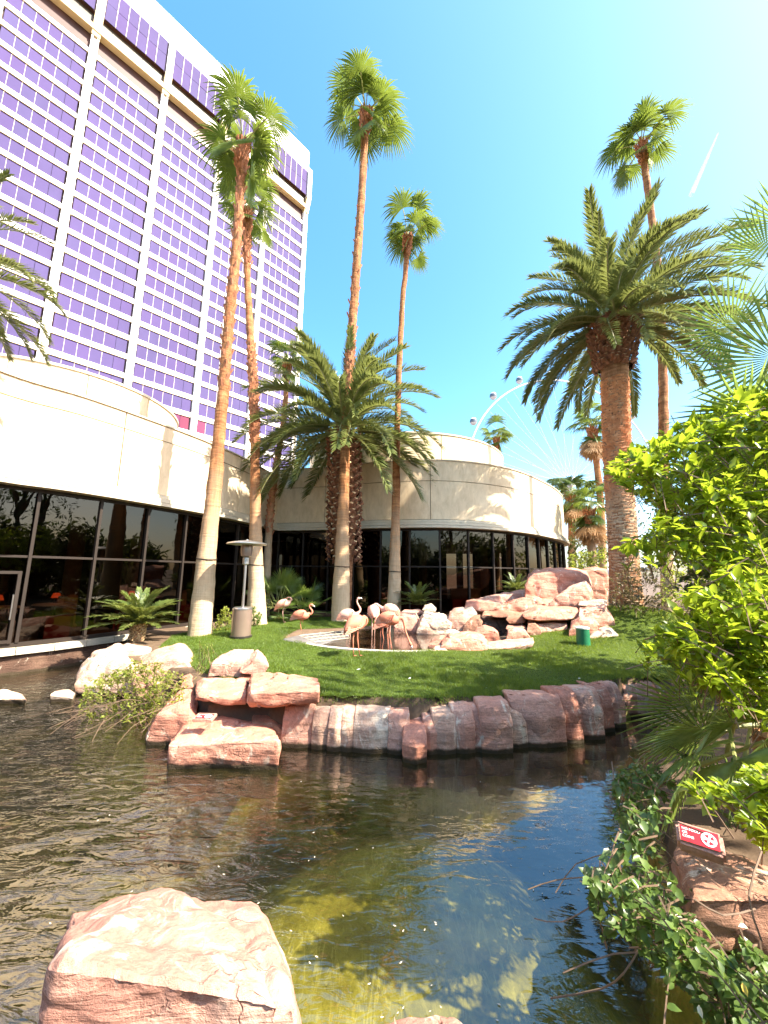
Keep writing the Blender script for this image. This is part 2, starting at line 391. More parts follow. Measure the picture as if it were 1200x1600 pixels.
# ================================================================== TERRAIN
def poly_sd(px, py, poly):
    """signed distance to polygon, negative inside (numpy)"""
    P = np.array(poly, float); Q = np.roll(P, -1, 0)
    d = np.full(px.shape, 1e9); inside = np.zeros(px.shape, bool)
    for (ax, ay), (bx, by) in zip(P, Q):
        ex, ey = bx-ax, by-ay; wx, wy = px-ax, py-ay
        tt = np.clip((wx*ex+wy*ey)/(ex*ex+ey*ey+1e-12), 0, 1)
        d = np.minimum(d, np.hypot(wx-ex*tt, wy-ey*tt))
        c = ((ay > py) != (by > py)) & (px < (bx-ax)*(py-ay)/(by-ay+1e-12)+ax)
        inside ^= c
    return np.where(inside, -d, d)
POND = [(-1.2, 4.95), (-.5, 5.05), (.3, 4.95), (1.3, 5.15), (2.3, 5.35), (3.0, 5.65), (3.85, 6.05), (4.3, 6.15), (3.7, 5.4), (2.95, 4.7), (2.45, 4.1),
        (2.1, 3.5), (1.85, 3.0), (1.62, 2.6), (1.62, 2.2), (1.75, 1.6), (1.8, .9), (1.7, .25), (-6, .2), (-14, .2), (-14, 5), (-9.6, 5.0), (-9.0, 6.4),
        (-8.6, 7.8), (-7.9, 8.9), (-7.1, 9.9), (-6.4, 9.9), (-5.95, 8.8), (-5.45, 7.6), (-4.4, 6.8), (-3.3, 6.2), (-2.9, 5.6), (-2.3, 5.15), (-1.6, 5.1)]
POOL = [(-2.2, 9.35), (-2.1, 10.4), (-1.0, 11.15), (.2, 11.9), (1.2, 11.7), (2.0, 11.0), (3.3, 10.9), (3.2, 10.1), (2.6, 9.5), (1.5, 8.5), (.6, 8.12), (-.5, 8.25), (-1.4, 8.65)]
def hgt(x, y):
    x = np.asarray(x, float); y = np.asarray(y, float)
    d = poly_sd(x, y, POND)
    land = .54 + .03*np.sin(x*1.3+y*.7)*np.cos(y*.9)
    land = land + .75*np.exp(-(((x-6.6)/2.2)**2+((y-10.6)/1.4)**2)) + .45*np.clip((x-3.0)/4, 0, 1)*np.clip((y-11)/6, 0, 1)
    land = land + .12*np.exp(-(((x+3.5)/1.2)**2+((y-9.8)/1.0)**2))
    land = land - .32*np.exp(-(((x-2.2)/1.0)**2+((y-3.4)/1.6)**2))
    k = np.clip((d+.05)/.22, 0, 1); k = k*k*(3-2*k)
    shelf = np.exp(-(((x-.15)/1.7)**2+((y-3.0)/2.2)**2)**1.8)
    deep = -1.35+.85*shelf - .06*np.sin(x*1.7)*np.cos(y*2.1)
    z = deep*(1-k)+land*k
    dp = poly_sd(x, y, POOL); kp = np.clip((dp+.12)/.14, 0, 1)
    return z*kp + (1-kp)*.30
def hz(x, y): return float(hgt(np.array([x]), np.array([y]))[0])
def grid_sheet(name, x0, x1, y0, y1, step, mat, zfun, kind='structure', drop=0):
    xs = np.arange(x0, x1+step/2, step); ys = np.arange(y0, y1+step/2, step)
    X, Y = np.meshgrid(xs, ys); Z = zfun(X, Y)+drop
    n, m_ = len(ys), len(xs)
    V = np.stack([X.ravel(), Y.ravel(), Z.ravel()], 1)
    i, j = np.meshgrid(np.arange(n-1), np.arange(m_-1), indexing='ij'); a = (i*m_+j).ravel()
    F = np.stack([a, a+1, a+m_+1, a+m_], 1)
    me = bpy.data.meshes.new(name); me.from_pydata(V.tolist(), [], F.tolist()); me.materials.append(mat); me.shade_smooth()
    o = bpy.data.objects.new(name, me); COL.objects.link(o); tag(o, kind=kind); return o
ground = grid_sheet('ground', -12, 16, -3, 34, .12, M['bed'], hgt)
# far ground to the horizon: a ring butting the near terrain from below
me_v = []; me_f = []
R0 = [(-12, -3), (16, -3), (16, 34), (-12, 34)]; R1 = [(-4000, -4000), (4000, -4000), (4000, 4000), (-4000, 4000)]
mb = MB(); mb.add([(x, y, .5) for x, y in R0]+[(x, y, .5) for x, y in R1], [(i, (i+1) % 4, 4+(i+1) % 4, 4+i) for i in range(4)])
o = mb.make('far_ground', M['soil']); tag(o, kind='structure')
# water sheets
o = mk('pond_water', [(-13.5, -2.5, 0), (6, -2.5, 0), (6, 9.6, 0), (-13.5, 9.6, 0)], [(0, 1, 2, 3)], M['water']); tag(o, kind='structure')
o = mk('pool_water', [(-2.6, 7.7, .505), (3.6, 7.7, .505), (3.6, 12.2, .505), (-2.6, 12.2, .505)], [(0, 1, 2, 3)], M['pool_water']); tag(o, kind='structure')

# lawn sheet a few mm above soil, following the terrain, cut to the lawn outline
LAWN = [(-1.0, 5.0), (-.3, 4.98), (.35, 4.92), (1.0, 5.0), (1.9, 5.35), (2.6, 5.62), (3.9, 6.1), (5.4, 6.4), (7.2, 7.6), (9.5, 9.5), (9.5, 12.5), (6.0, 12.6), (4.2, 10.2), (3.2, 9.2),
        (1.5, 8.35), (.6, 7.98), (-.5, 8.1), (-1.5, 8.5), (-2.35, 9.3), (-2.3, 10.6), (-1.0, 11.5), (.3, 12.4), (.4, 13.6), (-4.3, 14.2), (-4.7, 11.0), (-5.1, 9.6), (-4.6, 8.2), (-3.6, 7.2), (-2.9, 6.3), (-2.2, 5.8), (-1.4, 5.5)]
xs = np.arange(-6, 10, .1); ys = np.arange(4.6, 14.6, .1)
X, Y = np.meshgrid(xs, ys); Z = hgt(X, Y)+.006; SD = poly_sd(X, Y, LAWN)
keep = (SD < .0) & (Z > .46); n, m_ = X.shape
V = np.stack([X.ravel(), Y.ravel(), Z.ravel()], 1); F = []
K = keep[:-1, :-1] & keep[1:, :-1] & keep[:-1, 1:] & keep[1:, 1:]
ii, jj = np.nonzero(K); a = ii*m_+jj
F = np.stack([a, a+1, a+m_+1, a+m_], 1)
used, inv = np.unique(F.ravel(), return_inverse=True)
me = bpy.data.meshes.new('lawn'); me.from_pydata(V[used].tolist(), [], inv.reshape(-1, 4).tolist()); me.materials.append(M['turf']); me.shade_smooth()
o = bpy.data.objects.new('lawn', me); COL.objects.link(o); tag(o, kind='structure')
# grass blades
g = np.random.default_rng(3)
N = 900000
bx = g.uniform(-6, 9.6, N); by = 4.7+g.random(N)**1.5*9
ok = poly_sd(bx, by, LAWN) < .03
bx, by = bx[ok], by[ok]; nb = len(bx); bz = hgt(bx, by)
keep = bz > .45; bx, by, bz = bx[keep], by[keep], bz[keep]; nb = min(len(bx), 330000); bx, by, bz = bx[:nb], by[:nb], bz[:nb]
hh = g.uniform(.02, .05, nb)*(1+.4*np.sin(bx*2.1+np.cos(by*1.7)*2)); an = g.uniform(0, 2*pi, nb); wdt = g.uniform(.003, .006, nb)
lean = g.normal(0, .025, (nb, 2))
p0 = np.stack([bx-np.cos(an)*wdt, by-np.sin(an)*wdt, bz], 1); p1 = np.stack([bx+np.cos(an)*wdt, by+np.sin(an)*wdt, bz], 1)
p2 = np.stack([bx+lean[:, 0], by+lean[:, 1], bz+hh], 1)
V = np.stack([p0, p1, p2], 1).reshape(-1, 3).astype(np.float32)
me = bpy.data.meshes.new('grass'); me.vertices.add(nb*3); me.vertices.foreach_set('co', V.ravel())
me.loops.add(nb*3); me.loops.foreach_set('vertex_index', np.arange(nb*3, dtype=np.int32))
me.polygons.add(nb); me.polygons.foreach_set('loop_start', np.arange(0, nb*3, 3, dtype=np.int32)); me.polygons.foreach_set('loop_total', np.full(nb, 3, dtype=np.int32))
me.update(); me.validate(); me.materials.append(M['grass'])
o = bpy.data.objects.new('grass', me); COL.objects.link(o); tag(o, 'short mown green grass blades covering the flamingo lawn', 'grass', kind='stuff')

# ================================================================== HOTEL TOWER
SC = .75
P5 = Vector((ray(477, 325).x/ray(477, 325).y*75, 75, 0)); TD = Vector((.685, .7286, 0)).normalized(); TN = Vector((TD.y, -TD.x, 0))
def tw(s, z, dpt=0):   # s along facade (units before scaling), z units above eye scaling, depth outwards in metres
    p = P5 + TD*s*SC + TN*dpt; return Vector((p.x, p.y, EYE+(z-EYE)*SC))
def tbox(mbx, s0, s1, z0, z1, d0, d1):
    vs = [tw(s, z, d) for s in (s0, s1) for d in (d0, d1) for z in (z0, z1)]
    mbx.add(vs, [(0, 1, 3, 2), (4, 6, 7, 5), (0, 4, 5, 1), (2, 3, 7, 6), (0, 2, 6, 4), (1, 5, 7, 3)])
tower = empty('hotel_tower', tw(-30, 0, -8), 'tall white hotel tower with violet mirror window rows behind the low curved building', 'hotel')
S0, S1 = -78.9, 0.0; BAY = 13.12; PITCH_F = 4.165
mb = MB(); tbox(mb, S0, S1-.2, 2, 125, -24, -.45); mb.make('wall', M['tower_dark'], tower)
mb = MB(); tbox(mb, S1-.2, S1+.45, 2, 134.2, -24, .1); mb.make('end_wall', M['tower_white'], tower)
mb = MB(); tbox(mb, S0, S1-.19, 125.2, 134.2, -24, .25); mb.make('parapet', M['tower_white'], tower)
nf = 22; zb = [70.78+PITCH_F*k for k in range(-16, 10)]   # tops of white bands
for z in zb:
    mb = MB(); tbox(mb, S0, S1-.21, z-1.04, z, -.44, -.02); mb.make('spandrel_band', M['tower_white'], tower)
    mb = MB(); tbox(mb, S0, S1-.21, z-1.14, z-1.06, -.44, .03); mb.make('band_lip', M['tower_cream'], tower)
for k in range(0, 7):
    s = -BAY*k
    for off in (-.62, .30):
        mb = MB(); tbox(mb, s+off+.06, s+off+.40, 2, 112, -.43, .34); mb.make('pillar_fin', M['tower_white'], tower)
    mb = MB(); tbox(mb, s-.12, s+.30, 2, 112.4, -.43, .2); mb.make('pillar_groove', M['trim'], tower)
    mb = MB()
    vs = [tw(s+a, z, d) for z, d in ((111.5, .45), (115.8, 1.4)) for a, dd in ((-.65, 0), (.8, 0))] + [tw(s+a, z, -.4) for z in (111.5, 115.8) for a in (-.65, .8)]
    mb.add([vs[0], vs[1], vs[3], vs[2], vs[4], vs[5], vs[7], vs[6]], [(0, 1, 2, 3), (7, 6, 5, 4), (0, 3, 7, 4), (1, 5, 6, 2), (0, 4, 5, 1), (3, 2, 6, 7)])
    mb.make('pillar_bracket', M['tower_cream'], tower)
    mb = MB(); tbox(mb, s-.6, s+.75, 115.8, 126.2, -.4, 1.4); mb.make('pillar_head', M['tower_white'], tower)
mb = MB(); tbox(mb, S0, S1, 112.4, 113.6, -.4, .75); mb.make('gold_beam', M['tower_cream'], tower)
mb = MB(); tbox(mb, S0, S1-.19, 113.7, 116.4, -.4, .35); mb.make('brown_band', M['tower_brown'], tower)
# crown glass, panes 6 wide per bay x 2
panes = []
for k in range(6):
    for j in range(6):
        s0 = -BAY*(k+1)+.95+j*(BAY-1.75)/6; s1 = s0+(BAY-1.75)/6-.06
        panes.append((2, s0, s1, 116.5, 120.9, .95)); panes.append((1, s0, s1, 121.0, 125.15, .95))
        for z in zb:
            panes.append((0, s0, s1, z-PITCH_F+.05, z-1.2, -.12))
mb = MB(); tbox(mb, S0, S1-.19, 116.41, 125.18, -.4, .8); mb.make('crown_backing', M['tower_dark'], tower)
mb = MB()
for k in range(6):
    for j in range(1, 6):
        s = -BAY*(k+1)+.95+j*(BAY-1.75)/6-.05
        for z in zb:
            if j in (1, 2, 3, 4): tbox(mb, s-.035, s+.035, z-PITCH_F+.02, z-1.16, -.42, -.10)
        tbox(mb, s-.05, s+.05, 116.5, 125.17, .8, 1.05)
o = mb.make('mullions', M['trim'], tower); o['kind'] = 'stuff'
def fp(p):
    q = Vector((p.x, p.y, p.z-EYE)); f = q.dot(fwd); return (600+FPX*q.dot(right)/f, 800-FPX*q.dot(up)/f, f)
def vis_size(pn):
    c = tw((pn[1]+pn[2])/2, (pn[3]+pn[4])/2); u, v, f = fp(c)
    if f < 0 or u < -5 or v < -10 or u > 500 or v > 690 - max(0, (300-u))*.35: return -1/f
    return 1/f*(4 if pn[0] else 1)*(1+.0001*u)
panes.sort(key=vis_size, reverse=True)
rest = MB(); pr = random.Random(5)
def pane_quad(pn, r_):
    k, s0, s1, z0, z1, d = pn; j = [r_.uniform(-.012, .012) for _ in range(3)]
    return [tw(s0, z0, d+j[0]), tw(s1, z0, d+j[1]), tw(s1, z1, d+j[2]), tw(s0, z1, d+j[0]+j[2]-j[1]),
            tw(s0, z0, d-.06), tw(s1, z0, d-.06), tw(s1, z1, d-.06), tw(s0, z1, d-.06)], [(0, 1, 2, 3), (0, 4, 5, 1), (1, 5, 6, 2), (2, 6, 7, 3), (3, 7, 4, 0)]
bp = fp(tw(-17, 49))
for i, pn in enumerate(panes):
    vs, fs = pane_quad(pn, pr); c = fp(tw((pn[1]+pn[2])/2, (pn[3]+pn[4])/2))
    low = pn[0] == 0 and pn[3] < 35.5 and 250 < c[0] < 340
    if i < 300: mk('window_pane', vs, fs, M['mauve'] if low else M['violet'], tower)
    elif low: mk('window_pane', vs, fs, M['mauve'], tower) if i < 302 else rest.add(vs, fs)
    elif abs(c[0]-279) < 6 and abs(c[1]-572) < 6: mk('blue_window_pane', vs, fs, M['blue_pane'], tower)
    else: rest.add(vs, fs)
o = rest.make('window_panes', M['violet'], tower); o['kind'] = 'stuff'

# ================================================================== LOW CURVED BUILDING
LEFT = [(-9.9, -1.0), (-9.6, 1.5), (-9.05, 4.2), (-8.5, 6.3), (-7.99, 7.66), (-7.3, 8.5), (-6.6, 9.75), (-5.85, 11.35), (-5.3, 13.0), (-4.95, 14.8), (-4.75, 16.3)]
DRUM = [(-4.75, 16.3), (-2.4, 15.75), (0, 14.9), (2.6, 14.6), (5.3, 15.7), (7.7, 18.0), (9.5, 20.3), (10.6, 22.4), (11.0, 25), (10.4, 29), (8, 33)]
def catmull(P, step=.15):
    P = [Vector((a, b)) for a, b in P]; P = [P[0]*2-P[1]]+P+[P[-1]*2-P[-2]]; out = []
    for i in range(1, len(P)-2):
        n = max(2, int((P[i+1]-P[i]).length/step))
        for k in range(n):
            t = k/n
            out.append(.5*((2*P[i])+(-P[i-1]+P[i+1])*t+(2*P[i-1]-5*P[i]+4*P[i+1]-P[i+2])*t*t+(-P[i-1]+3*P[i]-3*P[i+1]+P[i+2])*t**3))
    out.append(P[-2]); return out
class Curve2:
    def __init__(s, pts):
        s.p = catmull(pts); s.l = [0]
        for a, b in zip(s.p, s.p[1:]): s.l.append(s.l[-1]+(b-a).length)
        s.L = s.l[-1]
    def at(s, d, off=0):
        d = min(max(d, 0), s.L-1e-4); lo = 0; hi = len(s.l)-1
        while hi-lo > 1:
            md = (lo+hi)//2
            if s.l[md] <= d: lo = md
            else: hi = md
        t = (d-s.l[lo])/(s.l[lo+1]-s.l[lo]); q = s.p[lo].lerp(s.p[lo+1], t)
        def nrm(i):
            a = s.p[max(0, i-1)]; b = s.p[min(len(s.p)-1, i+1)]; e = (b-a).normalized(); return Vector((e.y, -e.x))
        nn = nrm(lo).lerp(nrm(lo+1), t).normalized()
        q = q+nn*off; return Vector((q.x, q.y, 0))
def swept(cv, d0, d1, prof, step=.22):
    """closed profile [(off,z)] swept along a plan curve"""
    n = max(1, int((d1-d0)/step)); vs = []; fs = []; m_ = len(prof)
    for i in range(n+1):
        d = d0+(d1-d0)*i/n
        for off, z in prof:
            q = cv.at(d, off); vs.append((q.x, q.y, z))
    for i in range(n):
        for k in range(m_): fs.append((i*m_+k, i*m_+(k+1) % m_, (i+1)*m_+(k+1) % m_, (i+1)*m_+k))
    fs.append(tuple(range(m_-1, -1, -1))); fs.append(tuple(n*m_+k for k in range(m_)))
    return vs, fs
hall = empty('curved_building', (-3, 18, .5), 'low cream building with curving parapet and dark glass walls beside the lawn', 'building')
CL, CD = Curve2(LEFT), Curve2(DRUM)
def rect(o0, o1, z0, z1): return [(o0, z0), (o1, z0), (o1, z1), (o0, z1)]
def part_sweep(cv, d0, d1, prof, name, mat, smooth=False):
    vs, fs = swept(cv, d0, d1, prof); return mk(name, vs, fs, mat, hall, auto=30 if smooth else None, smooth=smooth)
for cv, ptop, seam0, start in ((CL, 6.22, 3.05, 1.4), (CD, 6.6, 3.3, 2.1)):
    # stepped cornice mouldings
    for o1, z0, z1 in ((.34, 3.86, 3.95), (.30, 3.97, 4.07), (.22, 4.09, 4.18)):
        part_sweep(cv, 0, cv.L, rect(-.35, o1, z0, z1), 'cornice_band', M['trim'])
    part_sweep(cv, 0, cv.L, rect(-.32, .04, 4.205, ptop-.06), 'parapet_core', M['frame'])
    d = -start
    while d < cv.L:
        a, b = max(d, 0)+.012, min(d+seam0*1.35, cv.L)-.012
        if b-a > .2:
            part_sweep(cv, a, b, rect(.05, .12, 4.21, 5.72), 'fascia_panel', M['stucco'], True)
            part_sweep(cv, a, b, rect(.05, .12, 5.745, ptop-.05), 'fascia_panel', M['stucco'], True)
        d += seam0*1.35
    part_sweep(cv, 0, cv.L, rect(-.4, .16, ptop-.045, ptop), 'coping', M['trim'])
# slabs: roof and upper tiers
def ngon_prism(name, pts, z0, z1, mat, parent):
    n = len(pts); vs = [(p[0], p[1], z0) for p in pts]+[(p[0], p[1], z1) for p in pts]
    fs = [tuple(range(n-1, -1, -1)), tuple(range(n, 2*n))]+[(i, (i+1) % n, n+(i+1) % n, n+i) for i in range(n)]
    return mk(name, vs, fs, mat, parent)
pl = [CL.at(d, -.25) for d in np.arange(0, CL.L, .5)]+[CD.at(d, -.25) for d in np.arange(.6, CD.L, .5)]
ngon_prism('roof', [(p.x, p.y) for p in pl]+[(-12, 33), (-25, 20), (-25, -1)], 5.6, 5.75, M['concrete'], hall)
ngon_prism('ceiling', [(p.x, p.y) for p in pl]+[(-12, 33), (-25, 20), (-25, -1)], 3.86, 3.98, M['rock_dark'] if False else M['frame'], hall)
def ring_tier(name, cx, cy, r, z0, z1, a0, a1, nseg, seams):
    for s in range(seams):
        b0 = a0+(a1-a0)*s/seams+.003; b1 = a0+(a1-a0)*(s+1)/seams-.003
        vs = []; fs = []
        for i in range(nseg+1):
            a_ = b0+(b1-b0)*i/nseg
            for rr, z in ((r-.1, z0), (r, z0), (r, z1), (r-.1, z1)): vs.append((cx+rr*cos(a_), cy+rr*sin(a_), z))
        for i in range(nseg):
            for k in range(4): fs.append((i*4+k, i*4+(k+1) % 4, i*4+4+(k+1) % 4, i*4+4+k))
        fs += [(0, 1, 2, 3), tuple(nseg*4+k for k in (3, 2, 1, 0))]
        mk(name, vs, fs, M['stucco'], hall, True, auto=30)
    mb_ = MB(); mb_.lathe((cx, cy, 0), [(r-.12, z0), (r-.12, z1), (r+.04, z1+.004), (r+.04, z1+.07), (0.01, z1+.075)], 72); mb_.make('tier_roof', M['trim'], hall)
ring_tier('upper_tier_panel', -10.25, 11.65, 3.05, 5.76, 7.35, -pi*.75, pi*.6, 12, 8)
ring_tier('upper_tier_panel', 1.2, 21.35, 5.45, 5.76, 8.25, -pi, pi*.3, 12, 9)
# glazing: kerb, mullions, transom, panes, door
kerbs = empty('stone_kerb', (-7, 8.5, .4), 'pale stone kerb along the foot of the dark glass wall above the water', 'kerb')
SP = 1.15
for cv, d_start, dmax in ((CL, .35, CL.L), (CD, .25, CD.L*.86)):
    d = d_start; k = 0
    part_sweep(cv, 0, dmax, rect(-.05, .05, .54, .62), 'sill_rail', M['frame'])
    part_sweep(cv, 0, dmax, rect(-.04, .04, 3.78, 3.858), 'head_rail', M['frame'])
    part_sweep(cv, 0, dmax, rect(-.035, .035, 2.36, 2.41), 'transom', M['frame'])
    while d+SP < dmax:
        q = cv.at(d); q2 = cv.at(d+.05); ang = atan2(q2.y-q.y, q2.x-q.x)
        mb = MB(); mb.box((q.x, q.y, 2.2), (.055, .15, 3.15), ang); mb.make('mullion', M['frame'], hall)
        for z0, z1 in ((.625, 2.355), (2.415, 3.775)):
            a_, b_ = cv.at(d+.035), cv.at(d+SP-.035); a_ = a_.xy; b_ = b_.xy
            nrm_ = Vector(((b_-a_).y, -(b_-a_).x)).normalized()*(rnd.uniform(-.004, .004))
            vs = [(a_.x, a_.y, z0), (b_.x, b_.y, z0), (b_.x+nrm_.x, b_.y+nrm_.y, z1), (a_.x+nrm_.x, a_.y+nrm_.y, z1)]
            mk('glass_pane', vs, [(0, 1, 2, 3)], M['glass'], hall)
        # coping stones under the glass, two per bay
        if cv is CL:
            for h_ in (0, 1):
                vs, fs = swept(cv, d+h_*SP/2+.006, d+(h_+1)*SP/2-.006, rect(-.3, .20, .40, .53), .3)
                mk('kerb_stone', vs, fs, M['kerb'], kerbs)
        d += SP; k += 1
vs, fs = swept(CL, 0, CL.L, rect(-.35, .10, -.6, .395)); mk('kerb_wall', vs, fs, M['rock_dark'], kerbs)  # dark stone colour stands in for the shade under the kerb
vs, fs = swept(CD, 0, CD.L, rect(-.3, .10, .2, .535)); mk('sill_wall', vs, fs, M['concrete'], hall)
# door in the left wall
dd = .35+SP*7
q0, q1 = CL.at(dd+.12, .07), CL.at(dd+SP-.12, .07); ang = atan2(q1.y-q0.y, q1.x-q0.x)
door = empty('glass_door', ((q0.x+q1.x)/2, (q0.y+q1.y)/2, .62), 'dark framed glass door low in the left glass wall near the cycad', 'door')
mb = MB()
for q in (q0, q1): mb.box((q.x, q.y, 1.35), (.06, .06, 1.46), ang)
for z in (.66, 2.05): mb.box(((q0.x+q1.x)/2, (q0.y+q1.y)/2, z), ((q1-q0).length-.06, .055, .06), ang)
mb.make('frame', M['frame'], door)
mb = MB(); mb.tube([(q1.x+.03, q1.y-.09, 1.1), (q1.x+.03, q1.y-.09, 1.6)], .014, 6); mb.make('handle', M['chrome'], door)

# interior seen through the glass
o = ngon_prism('interior_floor', [(p.x, p.y) for p in pl]+[(-12, 33), (-25, 20), (-25, -1)], .45, .535, M['soil'], None); tag(o, kind='structure')
inmat = simple('warm_brown_wall', (.08, .04, .022), .7, .3, 1.5, .1)
mk('interior_wall', [(-25, 0, .54), (-13, 14, .54), (-7, 21, .54), (-1, 24.0, .54), (-25, 0, 3.85), (-13, 14, 3.85), (-7, 21, 3.85), (-1, 24.0, 3.85)], [(0, 1, 5, 4), (1, 2, 6, 5), (2, 3, 7, 6)], inmat)['kind'] = 'structure'
for x0, y0, x1, y1 in ((-1, 24, 3.9, 23.6), (4.5, 23.55, 4.9, 23.5), (5.5, 23.45, 6.6, 23.4), (7.3, 23.4, 9.6, 24.5)):
    mb = MB(); mb.box(((x0+x1)/2, (y0+y1)/2, 2.2), (hypot(x1-x0, y1-y0), .15, 3.3), atan2(y1-y0, x1-x0)); o = mb.make('interior_wall', inmat); o['kind'] = 'structure'
cmat = simple('tan_column', (.34, .19, .09), .6, .2, 3, .1)
cl = ['tan round column inside the left glass wall, nearest the door', 'tan round column inside the left glass wall behind the leaning palm', 'tan round column inside the glass behind the dark fan palm', 'tan round column inside the right glass wall behind the twin palms', 'tan round column inside the right glass wall above the rock ledge']
for lab, (x, y) in zip(cl, [(-8.6, 10.6), (-8.0, 12.3), (-6.2, 17.8), (1.8, 17.4), (4.9, 18.6)]):
    mb = MB(); mb.lathe((x, y, 0), [(.24, .54), (.26, .6), (.2, .7), (.19, 3.6), (.26, 3.75), (.27, 3.858)], 20); o = mb.make('interior_column', cmat, None, True, 40); tag(o, lab, 'column', 'columns inside the glass building')
red = simple('red_upholstery', (.35, .03, .03), .5, .1); tan = simple('tan_booth', (.45, .30, .2), .6, .15); cream = simple('cream_table', (.65, .58, .5), .4, .05)
booth_l = ['tan restaurant booth behind the far left glass', 'tan restaurant booth inside the glass left of the cycad', 'tan restaurant booth inside the glass behind the cycad crown', 'tan restaurant booth inside the glass between leaning palm and heater', 'tan restaurant booth inside the drum glass behind the right palm trunk', 'tan restaurant booth inside the drum glass above the rocks']
for lab, (x, y, a_) in zip(booth_l, [(-8.9, 8.6, -.9), (-8.1, 9.7, -.8), (-7.3, 11.2, -1.1), (-6.4, 13.0, -1.2), (1.2, 16.6, 0), (3.6, 16.9, .3)]):
    e = empty('booth', (x, y, .54), lab, 'booth', 'booths inside the glass building')
    mb = MB(); mb.box((x, y, .80), (1.5, .5, .5), a_); mb.make('seat', red, e)
    mb = MB(); mb.box((x-.27*sin(a_)*-1, y+.27*cos(a_), 1.02), (1.5, .12, .95), a_); mb.make('backrest', tan, e)
tab_l = ['small round cream table behind the far left glass', 'small round cream table inside the glass left of the door', 'small round cream table inside the glass right of the door', 'small round cream table inside the drum glass near the cycad']
for lab, (x, y) in zip(tab_l, [(-8.35, 8.4), (-7.9, 9.35), (-6.9, 10.6), (2.4, 16.0)]):
    e = empty('round_table', (x, y, .54), lab, 'table', 'tables inside the glass building')
    mb = MB(); mb.lathe((x, y, 0), [(.01, 1.28), (.42, 1.28), (.42, 1.31), (.01, 1.32)], 20); mb.make('tabletop', cream, e)
    mb = MB(); mb.lathe((x, y, 0), [(.22, .55), (.2, .57), (.035, .6), (.03, 1.27)], 12); mb.make('pedestal', M['black'], e)
lam_l = ['small red glowing table lamp behind the far left glass', 'small red glowing table lamp left of the glass door', 'small red glowing table lamp right of the glass door']
lm, t, out = new_mat('red_lamp_glow'); em = t.nodes.new('ShaderNodeEmission'); em.inputs[0].default_value = (1, .12, .03, 1); em.inputs[1].default_value = .6; t.links.new(em.outputs[0], out.inputs[0])
for lab, (x, y) in zip(lam_l, [(-8.35, 8.4), (-7.9, 9.35), (-6.9, 10.6)]):
    e = empty('table_lamp', (x, y, 1.32), lab, 'lamp', 'lamps on the tables inside')
    mb = MB(); mb.lathe((x, y, 0), [(.05, 1.325), (.015, 1.35), (.015, 1.45)], 10); mb.make('base', M['black'], e)
    mb = MB(); mb.lathe((x, y, 0), [(.10, 1.45), (.06, 1.56), (.01, 1.565)], 12); mb.make('lamp_shade', lm, e)
# pale hotel wing across the garden, behind the camera, mirrored in the glass
wing = empty('hotel_wing', (2, -16, .5), 'pale building across the garden seen only mirrored in the dark glass', 'building')
mb = MB(); mb.box((4, -18, 3.2), (7, 3, 5.4)); mb.make('wall', M['white_paint'], wing)
for k in range(4):
    for z in (1.9, 4.3):
        mb = MB(); mb.box((1.2+k*2, -16.47, z), (1.1, .06, 1.5)); mb.make('window', M['frame'], wing)

